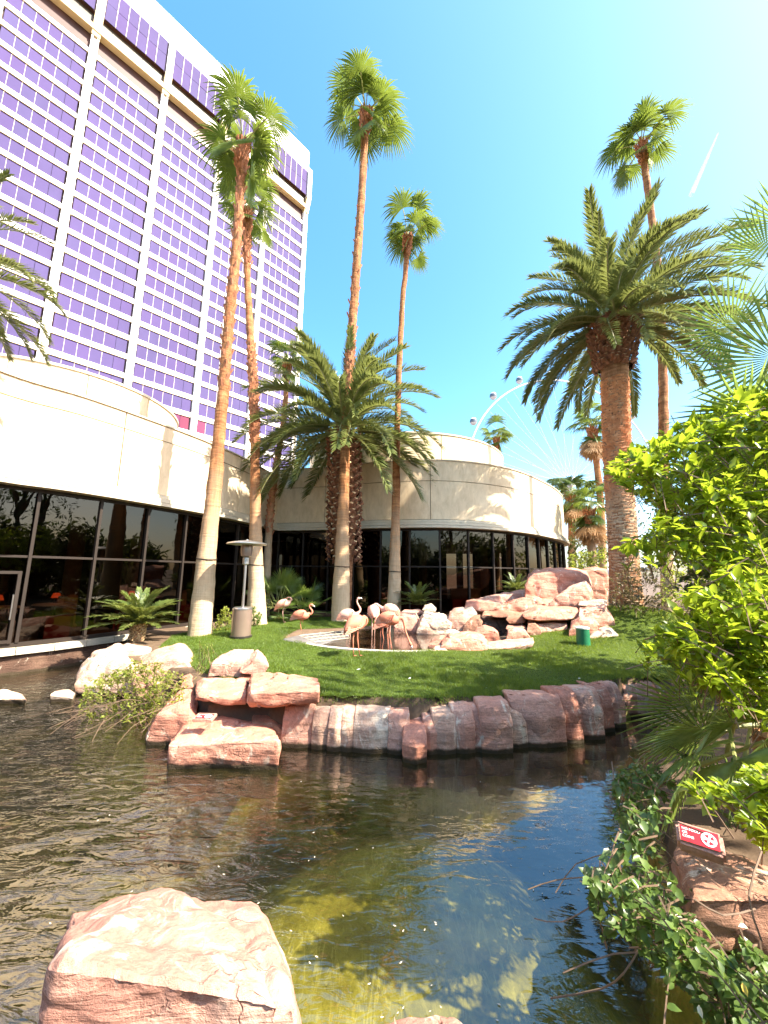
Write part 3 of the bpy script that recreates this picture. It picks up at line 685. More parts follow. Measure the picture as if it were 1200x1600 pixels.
# ================================================================== ROCKS
def rock_mesh(name, pts, mat, amp=.035, target=.07, seed=0, strata=.4, roundk=.16, parent=None, grit=0.0):
    bm = bmesh.new()
    vs = [bm.verts.new(p) for p in pts]
    bmesh.ops.convex_hull(bm, input=vs)
    for v in [v for v in bm.verts if not v.link_faces]: bm.verts.remove(v)
    bmesh.ops.dissolve_limit(bm, angle_limit=R(6), verts=bm.verts, edges=bm.edges)
    dims = [max(v.co[i] for v in bm.verts)-min(v.co[i] for v in bm.verts) for i in range(3)]
    size = sum(dims)/3
    bmesh.ops.bevel(bm, geom=list(bm.edges), offset=size*.022, segments=1, affect='EDGES', clamp_overlap=True)
    bmesh.ops.triangulate(bm, faces=bm.faces)
    for _ in range(7):
        long_ = [e for e in bm.edges if e.calc_length() > target]
        if not long_ or len(bm.verts) > 16000: break
        bmesh.ops.subdivide_edges(bm, edges=long_, cuts=1, use_grid_fill=False)
        bmesh.ops.triangulate(bm, faces=bm.faces)
    bmesh.ops.smooth_vert(bm, verts=bm.verts, factor=roundk, use_axis_x=True, use_axis_y=True, use_axis_z=True)
    bm.normal_update(); sd = Vector((seed*3.7, seed*1.3, seed*5.1)); off = {}
    s = max(size, .15)
    for v in bm.verts:
        p = v.co; q = p*(1.6/s)+sd
        n1 = noise.noise(q)*1.0
        dist, _ = noise.voronoi(p*(2.6/s)+sd); facet = (dist[1]-dist[0])
        n2 = noise.noise(p*(6/s)+sd)*.35 + noise.noise(p*(17/s)+sd)*.16
        st = abs(noise.noise(Vector((p.x*.8, p.y*.8, p.z*7/s+p.x*.9))+sd))*strata
        rdg = 1-abs(noise.noise(p*(1.7/s)+sd*1.7))*2; off[v] = (n1*.55+min(facet, .3)*.9-.2+n2*.5-st*.7-max(0, rdg-.8)*1.6)*amp*s/.5 + (grit*(noise.noise(p*7+sd)+.6*noise.noise(Vector((p.x*18, p.y*14, p.z*30))+sd)-1.2*max(0, .25-abs(noise.noise(p*3.3+sd*2)))*2-max(0, noise.noise(p*9+sd*3)-.38)*5) if grit else 0)
    for v, d_ in off.items(): v.co += v.normal*d_
    bmesh.ops.recalc_face_normals(bm, faces=bm.faces)
    me = bpy.data.meshes.new(name)
    o_ = Vector((0, 0, 0))
    if parent is not None: o_ = wloc(parent)
    else:
        xs_ = [v.co.x for v in bm.verts]; ys_ = [v.co.y for v in bm.verts]; zs_ = [v.co.z for v in bm.verts]
        o_ = Vector((sum(xs_)/len(xs_), sum(ys_)/len(ys_), min(zs_)))
    for v in bm.verts: v.co -= o_
    bm.to_mesh(me); bm.free(); me.materials.append(mat); me.shade_smooth(); me.set_sharp_from_angle(angle=R(24))
    o = bpy.data.objects.new(name, me); COL.objects.link(o)
    if parent is not None: o.parent = parent
    else: o.location = o_
    return o
def outline_pts(outline, Y, d, zb=None, slope=.12, side=.82):
    vm = sum(v for u, v in outline)/len(outline); hgt_ = (at_y(600, min(v for _, v in outline), Y).z-at_y(600, max(v for _, v in outline), Y).z)
    pts = []; cx = sum(at_y(u, v, Y).x for u, v in outline)/len(outline)
    for u, v in outline:
        f_ = at_y(u, v, Y); b_ = at_y(u, v, Y+d)
        if v < vm:
            pts.append(b_); pts.append(Vector((at_y(u, v, Y+d*.12).x, Y+d*.12, min(b_.z, f_.z)-slope*abs(hgt_))))
        else:
            pts.append(f_); pts.append(Vector((cx*(Y+d)/Y+(b_.x-cx*(Y+d)/Y)*side, Y+d, b_.z*.6+f_.z*.4 if Y > 3 else b_.z)))
        if zb is not None and v >= vm: pts.append(Vector((f_.x, Y+.05, zb)))
    return pts
def boulder(label, outline, Y, d, mat='rock', zb=None, amp=.03, group=None, seed=None, name='boulder', target=.06, slope=.12, strata=.4, grit=0.0):
    boulder.n += 1
    o = rock_mesh(name, outline_pts(outline, Y, d, zb, slope), M[mat], amp, target, seed or boulder.n, strata, grit=grit)
    return tag(o, label, 'rock', group)
boulder.n = 0
G1 = 'boulders at the left end of the lawn'
boulder('large pale pink boulder behind the yellow-green bush, left of its pair', [(116, 1068), (122, 1045), (145, 1018), (187, 1005), (206, 1028), (225, 1050), (232, 1078), (160, 1082)], 6.8, .9, 'rock_pale', .0, group=G1)
boulder('large pale pink boulder above the bush, right of its pair below the fan palm trunk', [(203, 1032), (240, 1014), (275, 1005), (290, 1007), (309, 1026), (306, 1050), (285, 1078), (215, 1078)], 6.5, .9, 'rock_pink', .0, group=G1)
boulder('small pale wedge of rock on top between the two large boulders beside the cycad', [(186, 1008), (200, 1004), (238, 1012), (228, 1024), (206, 1030)], 7.5, .4, 'rock_pale', group=G1)
boulder('leaning red slab rising from the water right of the bush', [(226, 1148), (243, 1118), (283, 1076), (300, 1076), (309, 1092), (298, 1120), (280, 1156), (240, 1158)], 5.0, .6, 'rock', -.2, group=G1)
boulder('rough red rock hanging over the dark gap, left of the flat slab', [(306, 1066), (318, 1059), (352, 1064), (386, 1058), (388, 1072), (376, 1092), (352, 1103), (326, 1098), (310, 1088)], 5.0, .7, 'rock', group=G1)
boulder('tall rounded red rock on the grass edge, upper left of its small pile', [(324, 1058), (330, 1036), (346, 1022), (366, 1012), (397, 1014), (378, 1036), (374, 1060)], 5.9, .5, 'rock_pink', group=G1)
boulder('cracked round red rock on the grass edge, upper right of its small pile', [(373, 1052), (379, 1030), (402, 1013), (414, 1024), (421, 1040), (414, 1052), (392, 1056)], 5.7, .45, 'rock_pink', group=G1)
boulder('flat-topped red slab overhanging the corner of the stone edging', [(388, 1062), (392, 1050), (420, 1047), (470, 1054), (500, 1058), (501, 1078), (485, 1090), (440, 1104), (400, 1098), (389, 1082)], 4.75, .85, 'rock', group=G1, slope=.3)
boulder('big red block standing in the pond and carrying a small red sign', [(262, 1186), (264, 1165), (274, 1140), (290, 1126), (300, 1117), (345, 1116), (400, 1124), (428, 1134), (437, 1158), (434, 1190), (350, 1191)], 4.45, .85, 'rock', -.3, group=G1, slope=.25, target=.05)
boulder('small red stone wedged behind the bush above the leaning slab', [(282, 1075), (285, 1056), (298, 1052), (306, 1062), (302, 1076)], 5.7, .3, 'rock', group=G1)
boulder('small grey brown stone wedged under the cracked round rock', [(368, 1066), (374, 1054), (392, 1052), (402, 1058), (396, 1066)], 5.6, .3, 'rock_brown', group=G1)
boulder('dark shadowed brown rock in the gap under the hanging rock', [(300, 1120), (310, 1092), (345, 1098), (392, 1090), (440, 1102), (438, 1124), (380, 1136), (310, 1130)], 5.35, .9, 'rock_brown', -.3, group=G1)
boulder('damp brown rock on the water line closing the corner beside the stone edging', [(392, 1120), (396, 1100), (425, 1100), (442, 1110), (444, 1150), (438, 1172), (410, 1160)], 5.0, .5, 'rock_brown', -.3, group=G1)
boulder('low pale rock breaking the water at the left edge of the pond', [(-30, 1092), (-20, 1080), (8, 1076), (28, 1084), (42, 1091), (0, 1096)], 6.4, .5, 'rock_pale', -.2)
boulder('small pale stone breaking the water left of the bush', [(78, 1086), (85, 1079), (108, 1076), (118, 1082), (112, 1090), (90, 1091)], 6.5, .35, 'rock_pale', -.2)
G2 = 'stones around the little waterfall'
boulder('pink rounded stone at the left end of the flamingo pool rim', [(615, 980), (617, 963), (628, 956), (650, 957), (656, 968), (654, 986), (630, 986)], 10.7, .6, 'rock_pink', .4, group=G2)
boulder('yellowish rounded stone on the pool rim behind the bent flamingo', [(650, 985), (656, 966), (662, 955), (692, 957), (706, 966), (704, 975), (690, 982), (668, 987)], 10.5, .6, 'rock_pale', .4, group=G2)
boulder('small white stone on top of the yellowish pool stone', [(659, 953), (664, 945), (674, 942), (682, 949), (680, 956), (668, 957)], 11.3, .3, 'rock_pale', group=G2)
boulder('pale flat stone at the back of the pool between palm trunk and waterfall', [(624, 958), (632, 952), (655, 951), (664, 957), (650, 963)], 11.6, .4, 'rock_pink', group=G2)
boulder('pale pink knobbly rock at the left foot of the waterfall', [(700, 968), (703, 955), (712, 949), (724, 947), (730, 958), (726, 974), (712, 982)], 10.6, .5, 'rock_pink', .4, group=G2)
boulder('whitish small rock next to the brown waterfall stone', [(722, 966), (724, 948), (738, 945), (746, 956), (738, 970), (728, 974)], 10.9, .4, 'rock_pale', .4, group=G2)
boulder('smooth brown upright stone in the pool left of the waterfall', [(722, 986), (726, 975), (738, 962), (750, 959), (755, 966), (746, 982), (734, 990)], 10.2, .4, 'rock_brown', .4, group=G2)
boulder('long pink ledge rock above the left of the waterfall', [(725, 950), (728, 938), (745, 934), (785, 938), (792, 944), (786, 954), (750, 956)], 11.2, .6, 'rock', group=G2)
boulder('low pink ledge behind the waterfall leading up to the great rock', [(735, 938), (760, 932), (800, 926), (830, 918), (838, 940), (815, 948), (770, 946)], 11.7, .8, 'rock_pink', .8, group=G2)
boulder('great tall red rock with a smooth scooped face behind the waterfall', [(818, 948), (820, 915), (823, 898), (835, 889), (870, 886), (905, 887), (918, 893), (925, 910), (922, 935), (900, 950), (850, 952)], 11.3, 1.0, 'rock', .9, group=G2, target=.07)
boulder('broad red rock right behind the great scooped rock at the date palm foot', [(905, 920), (908, 890), (930, 884), (948, 886), (952, 900), (947, 920), (925, 926)], 12.2, .8, 'rock', 1.0, group=G2)
boulder('smooth pink wedge rock sloping up to the right in front of the great rock', [(852, 952), (868, 932), (895, 912), (915, 904), (927, 916), (922, 932), (900, 948)], 10.75, .5, 'rock_pink', .8, group=G2)
boulder('pink sloping rock below the great rock above the flat slab', [(770, 950), (790, 938), (830, 930), (870, 938), (898, 944), (890, 954), (820, 956)], 10.7, .7, 'rock', .7, group=G2)
boulder('flat red slab bridging the top of the waterfall', [(815, 962), (818, 955), (838, 946), (902, 947), (906, 956), (894, 968), (850, 971), (820, 968)], 9.7, .9, 'rock', group=G2, amp=.02)
boulder('pale layered rock under the flat slab', [(828, 986), (834, 970), (862, 967), (886, 969), (888, 985), (860, 992)], 9.75, .5, 'rock_pink', .5, group=G2)
boulder('brown layered rock under the left end of the flat slab', [(823, 988), (824, 970), (836, 969), (846, 984), (842, 994)], 9.6, .4, 'rock_brown', .5, group=G2)
boulder('small brown block stacked beside the dark waterfall gap, upper one', [(790, 968), (793, 960), (815, 960), (822, 967), (818, 974), (796, 975)], 9.9, .4, 'rock_brown', group=G2)
boulder('small brown block stacked beside the dark waterfall gap, lower one', [(790, 982), (793, 975), (816, 974), (824, 980), (818, 988), (796, 988)], 9.7, .4, 'rock', group=G2)
boulder('square red block in front of the waterfall gap', [(790, 998), (793, 983), (802, 980), (820, 982), (829, 994), (812, 1000)], 9.2, .4, 'rock', .4, group=G2)
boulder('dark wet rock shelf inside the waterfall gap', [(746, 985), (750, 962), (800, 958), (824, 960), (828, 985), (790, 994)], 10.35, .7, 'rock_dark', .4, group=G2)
boulder('brown rock shelf jutting over the waterfall', [(752, 962), (756, 954), (800, 953), (824, 957), (820, 964), (780, 966)], 10.2, .6, 'rock_brown', group=G2)
boulder('pink pointed rock behind the large pool rock', [(738, 992), (744, 980), (756, 975), (770, 980), (780, 988), (774, 998), (756, 1000)], 9.0, .4, 'rock', .4, group=G2)
boulder('large pink rock standing in the right end of the flamingo pool', [(688, 1010), (692, 994), (702, 987), (735, 985), (755, 990), (763, 1002), (752, 1018), (722, 1022), (698, 1016)], 8.1, .7, 'rock', .4, group=G2)
boulder('small white stone behind the large pool rock', [(694, 990), (698, 984), (708, 982), (718, 986), (712, 992)], 9.0, .3, 'rock_pale', group=G2)
boulder('reddish small rock left against the large pool rock', [(668, 1008), (676, 998), (688, 991), (698, 994), (694, 1008), (682, 1014)], 8.5, .4, 'rock', .4, group=G2)
boulder('pale low stone at the water edge left of the large pool rock', [(671, 1018), (680, 1009), (694, 1007), (703, 1014), (700, 1021), (684, 1022)], 8.05, .3, 'rock_pale', .4, group=G2)
boulder('thin flat pink slab lying on the grass in front of the waterfall', [(755, 1015), (762, 1003), (790, 998), (834, 995), (830, 1002), (800, 1012), (768, 1018)], 8.3, .6, 'rock_pink', .45, group=G2)
boulder('pale pink bedded rock on the mound above the red block', [(903, 946), (905, 938), (930, 935), (948, 937), (950, 946), (925, 950)], 10.4, .5, 'rock_pale', group=G2)
boulder('pink sloping rock right of the flat slab', [(902, 968), (904, 948), (945, 944), (956, 960), (961, 972), (946, 980), (920, 976)], 9.6, .6, 'rock_pink', .6, group=G2)
boulder('red angular rock under the right end of the flat slab', [(888, 988), (892, 970), (906, 960), (928, 963), (937, 972), (930, 986), (905, 992)], 9.3, .5, 'rock', .4, group=G2)
boulder('pale bedded rock on the lawn behind the green canister', [(920, 996), (928, 982), (948, 976), (966, 984), (969, 993), (950, 999)], 9.1, .5, 'rock_pale', .4, group=G2)
fgb = boulder('huge sunlit pink boulder filling the lower left foreground', [(58, 1720), (52, 1640), (62, 1585), (84, 1500), (104, 1432), (140, 1410), (195, 1392), (240, 1377), (264, 1377), (290, 1394), (340, 1412), (400, 1450), (440, 1560), (450, 1720)], 1.25, .62, 'rock_fore', -.3, name='foreground_boulder', target=.018, amp=.02, slope=.32, strata=.5, seed=91, grit=.012)
lobe = boulder('x', [(200, 1720), (180, 1500), (230, 1410), (300, 1404), (335, 1405), (384, 1396), (400, 1402), (424, 1446), (450, 1500), (464, 1560), (466, 1610), (490, 1720)], 1.27, .58, 'rock_fore', -.3, name='foreground_boulder', target=.018, amp=.018, slope=.32, strata=.5, seed=93, grit=.012)
bmj = bmesh.new(); bmj.from_mesh(lobe.data); bmesh.ops.translate(bmj, verts=bmj.verts, vec=lobe.location-fgb.location); bmj.from_mesh(fgb.data); bmj.to_mesh(fgb.data); bmj.free(); bpy.data.objects.remove(lobe); fgb.data.set_sharp_from_angle(angle=R(24))
boulder('tip of a pink boulder at the bottom edge beside the huge one', [(560, 1680), (590, 1600), (630, 1584), (675, 1579), (712, 1586), (740, 1604), (760, 1680)], 1.45, .25, 'rock_fore', name='foreground_boulder', target=.03)
br = boulder('brown layered rock in the right foreground carrying the red sign', [(1046, 1345), (1050, 1318), (1080, 1308), (1130, 1330), (1240, 1372), (1300, 1400), (1300, 1520), (1180, 1480), (1110, 1430), (1075, 1400)], 1.75, .55, 'rock_brown', None, target=.03, strata=1.0)

# retaining wall: each stone its own part
wall = empty('stone_edging', (1.2, 5, 0), 'low curved edging of upright pink stones between the pond and the lawn', 'wall')
for i, (u0, u1, vt, vb, mt_, bul) in enumerate([
    (438, 486, 1101, 1170, 'rock_pink', 0), (485, 512, 1106, 1172, 'rock_wall', 0), (511, 534, 1107, 1174, 'rock_wall', .03), (532, 554, 1108, 1176, 'rock_wall', 0),
    (553, 610, 1109, 1178, 'rock_pale', 0), (607, 640, 1111, 1180, 'rock_pink', 0), (664, 684, 1120, 1180, 'rock_pink', 0), (679, 713, 1111, 1180, 'rock_wall', 0),
    (710, 742, 1104, 1178, 'rock_pink', .03), (739, 770, 1104, 1176, 'rock_pink', 0), (754, 802, 1097, 1178, 'rock_pink', .04), (797, 826, 1105, 1170, 'rock_wall', 0),
    (803, 885, 1087, 1165, 'rock_pink', .1), (872, 912, 1080, 1162, 'rock', .04), (907, 947, 1077, 1156, 'rock_pink', .03), (929, 962, 1070, 1144, 'rock', .03), (956, 981, 1068, 1138, 'rock_pink', 0), (965, 1001, 1065, 1122, 'rock', 0),
    (998, 1034, 1066, 1122, 'rock_pink', 0), (1032, 1075, 1066, 1120, 'rock', 0), (632, 667, 1137, 1190, 'rock', .12), (636, 668, 1114, 1168, 'rock_pink', 0)]):
    u0 -= 1.5; u1 += 1.5; um = (u0+u1)/2; q = at_z(um, vb, 0); Yb = q.y - bul*.3
    Yl, Yr = at_z(u0, vb+1, 0).y, at_z(u1, vb-1, 0).y
    zt_ = at_y(um, vt, Yb+.12).z; r_ = random.Random(i+11); pts = []
    for u in (u0, um, u1):
        xx = at_z(u, vb, 0).x; e = 0 if u == um else .035; j = r_.uniform(-.02, .02)
        yy = Yb+e
        pts += [(xx, yy, -.25), (xx, yy-bul*(.4 if u == um else .1), .02), (xx+r_.uniform(-.015, .015), yy+.0-bul*(1 if u == um else .5)*.5, zt_*.6), (xx*.99+um*0, yy+.07+j*.5, zt_*.93+j), (xx, yy+.16, zt_+j*.6), (xx, yy+.42, zt_-.02), (xx, yy+.45, -.2)]
    rock_mesh('stone', pts, M[mt_], .02, .045, i+40, .5, .10, wall)
# thin soil lip behind the stones handled by terrain; pool rim stones
rim = empty('pool_rim', (.3, 9, .5), 'thin pale concrete rim around the flamingo pool', 'kerb')
PC = Curve2([(-2.3, 9.3), (-1.45, 8.58), (-.5, 8.17), (.6, 8.04), (1.5, 8.4), (2.3, 9.1)]); prev = 0
vs, fs = swept(PC, 0, PC.L, [(-.06, .42), (.06, .42), (.055, .555), (-.05, .56)], .12); mk('rim', vs, fs, M['concrete'], rim)
# grey ramp with netting at the left end of the pool
ramp_o = empty('wet_ramp', (-1.7, 9.6, .5), 'grey wet sloping ramp with wire netting entering the left end of the pool', 'ramp')
rp = [at_z(440, 998, .60), at_z(470, 990, .62), at_z(545, 983, .60), at_z(548, 1000, .47), at_z(520, 1010, .47), at_z(470, 1005, .57)]
rock_mesh('slab', [tuple(p) for p in rp]+[(p.x, p.y, .4) for p in rp], M['grey_stone'], .008, .08, 77, .3, .3, ramp_o)
mb = MB(); A, B, C_, D_ = at_z(468, 993, .635), at_z(540, 985, .625), at_z(546, 997, .53), at_z(492, 1003, .56)
for k in range(9):
    t_ = k/8; mb.tube([A.lerp(B, t_), D_.lerp(C_, t_)], .006, 4)
for k in range(4):
    t_ = k/3; mb.tube([A.lerp(D_, t_), B.lerp(C_, t_)], .006, 4)
mb.make('netting', M['trim'], ramp_o)

# ================================================================== PALMS
def fan_mesh(name, elev, Lp, Rb, seed, nseg=30, spread=R(125), droop=.35, mat='fan', tipcut=.45, fold=.10, width=1.0):
    """one fan frond growing from the origin towards +X at elevation elev: petiole + folded blade"""
    r_ = random.Random(seed); mb_ = MB()
    pts = []; e = elev; p = Vector((0, 0, 0)); n = 5
    for i in range(n+1):
        pts.append(p.copy()); p = p + Vector((cos(e), 0, sin(e)))*(Lp/n); e -= (.10 if elev > 0 else .05)*droop*1.6
    mb_.tube(pts, [.022*Rb+.006]*2+[.016*Rb+.004]*4, 5)
    nv_pet = len(mb_.f)
    hub = pts[-1]; ax = Vector((cos(e), 0, sin(e))); side = Vector((0, 1, 0)); nor = side.cross(ax)*-1
    nor = ax.cross(side)
    rows = [0, .28, .55, .8, 1.0]; wid = [0, 1, 1, .62, .05]
    tw_ = r_.uniform(-.25, .25)
    for k in range(nseg):
        a = -spread+2*spread*(k+.5)/nseg; da = spread/nseg*width
        L = Rb*(1-.22*abs(a/spread)**2)*r_.uniform(.9, 1.06)
        extra = r_.uniform(.7, 1.4); bend = r_.uniform(-.06, .06)
        vs = []
        for j, (r0, w0) in enumerate(zip(rows, wid)):
            rr = r0*L; hw = rr*da*w0 if r0 <= .56 else .55*L*da*w0
            aa = a + bend*max(0, r0-.5)*2
            d_ = ax*cos(aa)+side*sin(aa); s_ = -ax*sin(aa)+side*cos(aa)
            cup = nor*(-.12*rr*(abs(a)/spread)**1.5 + tw_*rr*sin(a)*.5)
            c_ = hub+d_*rr+cup; c_ = c_ - Vector((0, 0, 1))*droop*L*extra*max(0, r0-.25)**2.2*1.3
            f_ = fold*rr if r0 <= .56 else fold*.35*L*w0
            if j == 0: vs.append(c_)
            else: vs += [c_-s_*hw, c_+nor*f_*.6, c_+s_*hw]
        fs = [(0, 1, 2), (0, 2, 3)]
        for j in range(len(rows)-2):
            b_ = 1+3*j; fs += [(b_, b_+3, b_+4, b_+1), (b_+1, b_+4, b_+5, b_+2)]
        mb_.add(vs, fs)
    me = bpy.data.meshes.new(name); me.from_pydata(mb_.v, [], mb_.f); me.materials.append(M[mat]); me.materials.append(M['petiole'])
    for i in range(nv_pet): me.polygons[i].material_index = 1
    return me
def pinnate_mesh(name, elev, L, seed, nleaf=62, droop=1.25, leaf=.42, mat='date', vee=.38, start=.1, lw=.0165, exp_=1.6):
    r_ = random.Random(seed); mb_ = MB(); n = 26
    pts = []; p = Vector((0, 0, 0)); tang = []; sw = r_.uniform(-.25, .25)
    for i in range(n+1):
        s = i/n; e = elev-droop*s**exp_; az = sw*s
        pts.append(p.copy()); t_ = Vector((cos(e)*cos(az), cos(e)*sin(az), sin(e))); tang.append(t_); p = p+t_*L/n
    mb_.tube(pts, [.03*(1-.9*(i/n))*L/3+.003 for i in range(n+1)], 4)
    npet = len(mb_.f)
    for k in range(nleaf):
        s = start+(1-start)*(k+.5)/nleaf; x = s*n; i = min(int(x), n-1); f = x-i
        c = pts[i].lerp(pts[i+1], f); t_ = tang[i].lerp(tang[i+1], f).normalized()
        sd_ = Vector((0, 0, 1)).cross(t_)
        sd_ = sd_.normalized() if sd_.length > .05 else Vector((0, 1, 0)); nn = t_.cross(sd_)
        ll = leaf*(.45+.55*sin(pi*min(1, (s-start)/(1-start)*.8+.18)))*r_.uniform(.9, 1.08)
        for sg in (-1, 1):
            fa = R(38)+.45*s+r_.uniform(-.09, .09); va = vee+r_.uniform(-.22, .22)
            d_ = (sd_*sg*cos(fa)+t_*sin(fa)).normalized(); d_ = (d_*cos(va)+nn*sin(va)).normalized()
            w_ = d_.cross(nn).normalized()*lw*L/3*1.25
            m_ = c+d_*ll*.4; tip = c+d_*ll - Vector((0, 0, 1))*ll*.10*r_.uniform(.2, 1.8)
            b0 = c
            mb_.add([b0+w_*.35, b0-w_*.35, m_-w_, m_+w_, m_+nn*.0, tip], [(0, 1, 2, 3), (3, 2, 5)])
    me = bpy.data.meshes.new(name); me.from_pydata(mb_.v, [], mb_.f); me.materials.append(M[mat]); me.materials.append(M['rachis'])
    for i in range(npet): me.polygons[i].material_index = 1
    return me
ELEVS = [80, 62, 45, 28, 8, -15, -45, -70]
FAN = {}; 
def fan_var(e, style='std'):
    k = (min(ELEVS, key=lambda x: abs(x-e)), rnd.randrange(2), style)
    if k not in FAN:
        FAN[k] = fan_mesh('frond', R(k[0]), .52+.5*k[1], .92, k[0]*3+k[1]*7+400, 30, R(106), .62 if k[0] > -30 else .16) if style == 'std' else fan_mesh('dry_frond', R(k[0]), .5, .9, k[1]+5, 22, R(70), .1, 'fan_dry')
    return FAN[k]
def trunk_part(path, radii, name, mat, parent, n=20, rough=.03, rings=.0, sub=6, seed=0):
    P = catmull3(path, sub); m_ = len(P); mb_ = MB()
    rr = []
    for i in range(m_):
        x = i/(m_-1)*(len(radii)-1); j = min(int(x), len(radii)-2); rr.append(radii[j]+(radii[j+1]-radii[j])*(x-j))
    vs = []; fs = []
    for i, p in enumerate(P):
        for k in range(n):
            a = 2*pi*k/n; r0 = rr[i]
            nz = noise.noise(Vector((cos(a)*2.2, sin(a)*2.2, p.z*1.4+seed)))*rough*1.0+noise.noise(Vector((cos(a)*5, sin(a)*5, p.z*7+seed)))*rough*.5
            rg = rings*((p.z*9+.4*noise.noise(Vector((cos(a)*1.5, sin(a)*1.5, p.z*2+seed)))) % 1.0)
            r1 = r0+nz+rg
            vs.append((p.x+r1*cos(a), p.y+r1*sin(a), p.z))
    for i in range(m_-1):
        for k in range(n): fs.append((i*n+k, i*n+(k+1) % n, (i+1)*n+(k+1) % n, (i+1)*n+k))
    fs.append(tuple((m_-1)*n+k for k in range(n)))
    return mk(name, vs, fs, mat, parent, True, auto=50)
def catmull3(path, sub):
    P = [Vector(p) for p in path]; P = [P[0]*2-P[1]]+P+[P[-1]*2-P[-2]]; out = []
    for i in range(1, len(P)-2):
        n = max(2, int((P[i+1]-P[i]).length*sub))
        for k in range(n):
            t = k/n; out.append(.5*((2*P[i])+(-P[i-1]+P[i+1])*t+(2*P[i-1]-5*P[i]+4*P[i+1]-P[i+2])*t*t+(-P[i-1]+3*P[i]-3*P[i+1]+P[i+2])*t**3))
    out.append(P[-2]); return out
def boot_cluster(c, r0, r1, z0, z1, n, name, mat, parent, ln=.16, w=.05, seed=1, axis=None, out_=.7, cut=None):
    """ring-wise overlapping frond-base wedges around a trunk axis"""
    r_ = random.Random(seed); mb_ = MB(); cb = MB()
    for i in range(n):
        t_ = (i+.5)/n; z = z0+(z1-z0)*t_; a = i*2.39996+r_.uniform(-.12, .12); rr = (r0+(r1-r0)*t_)
        cc = c if axis is None else axis(z)
        d_ = Vector((cos(a), sin(a), 0)); s_ = Vector((-sin(a), cos(a), 0))
        b = Vector((cc[0], cc[1], z))+d_*rr*.9; L_ = ln*r_.uniform(.75, 1.25); w_ = w*r_.uniform(.8, 1.2)
        ev = Vector((0, 0, 1))+d_*out_*r_.uniform(.6, 1.3); tip = b+ev.normalized()*L_; th = d_*w_*.45
        vs = [b-s_*w_*1.3-Vector((0, 0, w_*.6)), b+s_*w_*1.3-Vector((0, 0, w_*.6)), tip+s_*w_*.8+th*.5, tip-s_*w_*.8+th*.5, b+th*1.5, tip+th*1.6-Vector((0, 0, w_*.5)), tip-th*.5+Vector((0, 0, w_*.3))]
        mb_.add(vs, [(0, 4, 5, 3), (4, 1, 2, 5), (0, 1, 4), (0, 3, 6), (1, 6, 2)])
        if cut: cb.add([tip-s_*w_*.75+th*.55, tip+th*1.62-Vector((0, 0, w_*.5)), tip+s_*w_*.75+th*.55, tip-th*.5+Vector((0, 0, w_*.3))], [(0, 1, 2, 3)])
        else: mb_.add([tip-s_*w_*.8+th*.5, tip+th*1.6-Vector((0, 0, w_*.5)), tip+s_*w_*.8+th*.5, tip-th*.5+Vector((0, 0, w_*.3))], [(0, 1, 2, 3)])
    o = mb_.make(name, mat, parent); o['kind'] = 'stuff'
    if cut: o2 = cb.make('cut_ends', cut, parent); o2['kind'] = 'stuff'
def fan_palm(label, px, Y, radii, crown=1.0, nf=18, seed=1, base_z=.5, rough_from=None, skirt=0, sub=7, group='tall fan palms around the lawn', down=.3, band=None, upk=.28):
    rr = random.Random(seed); path = [at_y(u, v, Y) for u, v in px]; path[0] = Vector((path[0].x, Y, base_z-.15))
    root = empty('fan_palm', (path[0].x, Y, base_z), label, 'palm tree', group)
    k = .62 if Y < 12 else .72
    trunk_part(path, radii, 'trunk', M['trunk'], root, 20, .022, .016, sub, seed*7.)
    top = path[-1]; zt = top.z
    P = catmull3(path, 8)
    def axis(z):
        q = min(P, key=lambda p: abs(p.z-z)); return (q.x, q.y)
    boot_cluster(None, radii[-1]*1.1, radii[-1]*1.7, zt-.85*crown, zt+.1, 90, 'leaf_bases', M['boots'], root, .2*crown, .045, seed, axis, .5)
    if rough_from is not None:
        for (v0, v1, dn) in rough_from:
            z0, z1 = at_y(600, v0, Y).z, at_y(600, v1, Y).z
            boot_cluster(None, radii[len(radii)//2]*.95, radii[-1]*1.0, z0, z1, int((z1-z0)*dn), 'old_leaf_bases', M['boots'], root, .2, .05, seed+3, axis, .35)
    if band:
        z = at_y(600, band, Y).z; q = axis(z); i_ = (z-base_z)/(zt-base_z)*(len(radii)-1); j_ = int(i_); rb = radii[j_]+(radii[j_+1]-radii[j_])*(i_-j_)+.018
        mb_ = MB(); mb_.tube([(q[0]+rb*cos(a), q[1]+rb*sin(a), z+.01*sin(a*2)) for a in np.linspace(0, 2*pi, 25)], .012, 5); mb_.make('cable_band', M['frame'], root)
    for i in range(nf):
        a = i*2.39996+rr.uniform(-.3, .3)+seed; t_ = (i+.5)/nf
        e = 84-84*t_**.95+rr.uniform(-10, 10) if t_ < 1-down*.6 else rr.uniform(-72, -35)
        o = link('frond', fan_var(e), root, Vector((top.x, Y, zt+.22-.25*t_*crown))-root.location); o.rotation_euler = (0, 0, a); s = crown*rr.uniform(.85, 1.1)*(1+upk*max(0, 1-t_*1.3)); o.scale = (s, s, s)
    for i in range(3):   # young folded fronds filling the heart of the crown
        o = link('frond', fan_var(rr.choice([80, 62, 62, 45])), root, Vector((top.x, Y, zt+.15))-root.location); o.rotation_euler = (rr.uniform(-.2, .2), rr.uniform(-.2, .2), i*1.9+seed); s = crown*rr.uniform(.5, .72); o.scale = (s*.8, s*.8, s)
    for i in range(skirt):
        a = i*2.39996; o = link('dry_frond', fan_var(rr.choice([-45, -70, -70]), 'dry'), root, Vector((top.x, Y, zt-.3-.5*crown*i/skirt))-root.location); o.rotation_euler = (0, 0, a); s = crown*rr.uniform(.9, 1.2); o.scale = (s, s, s)
    return root
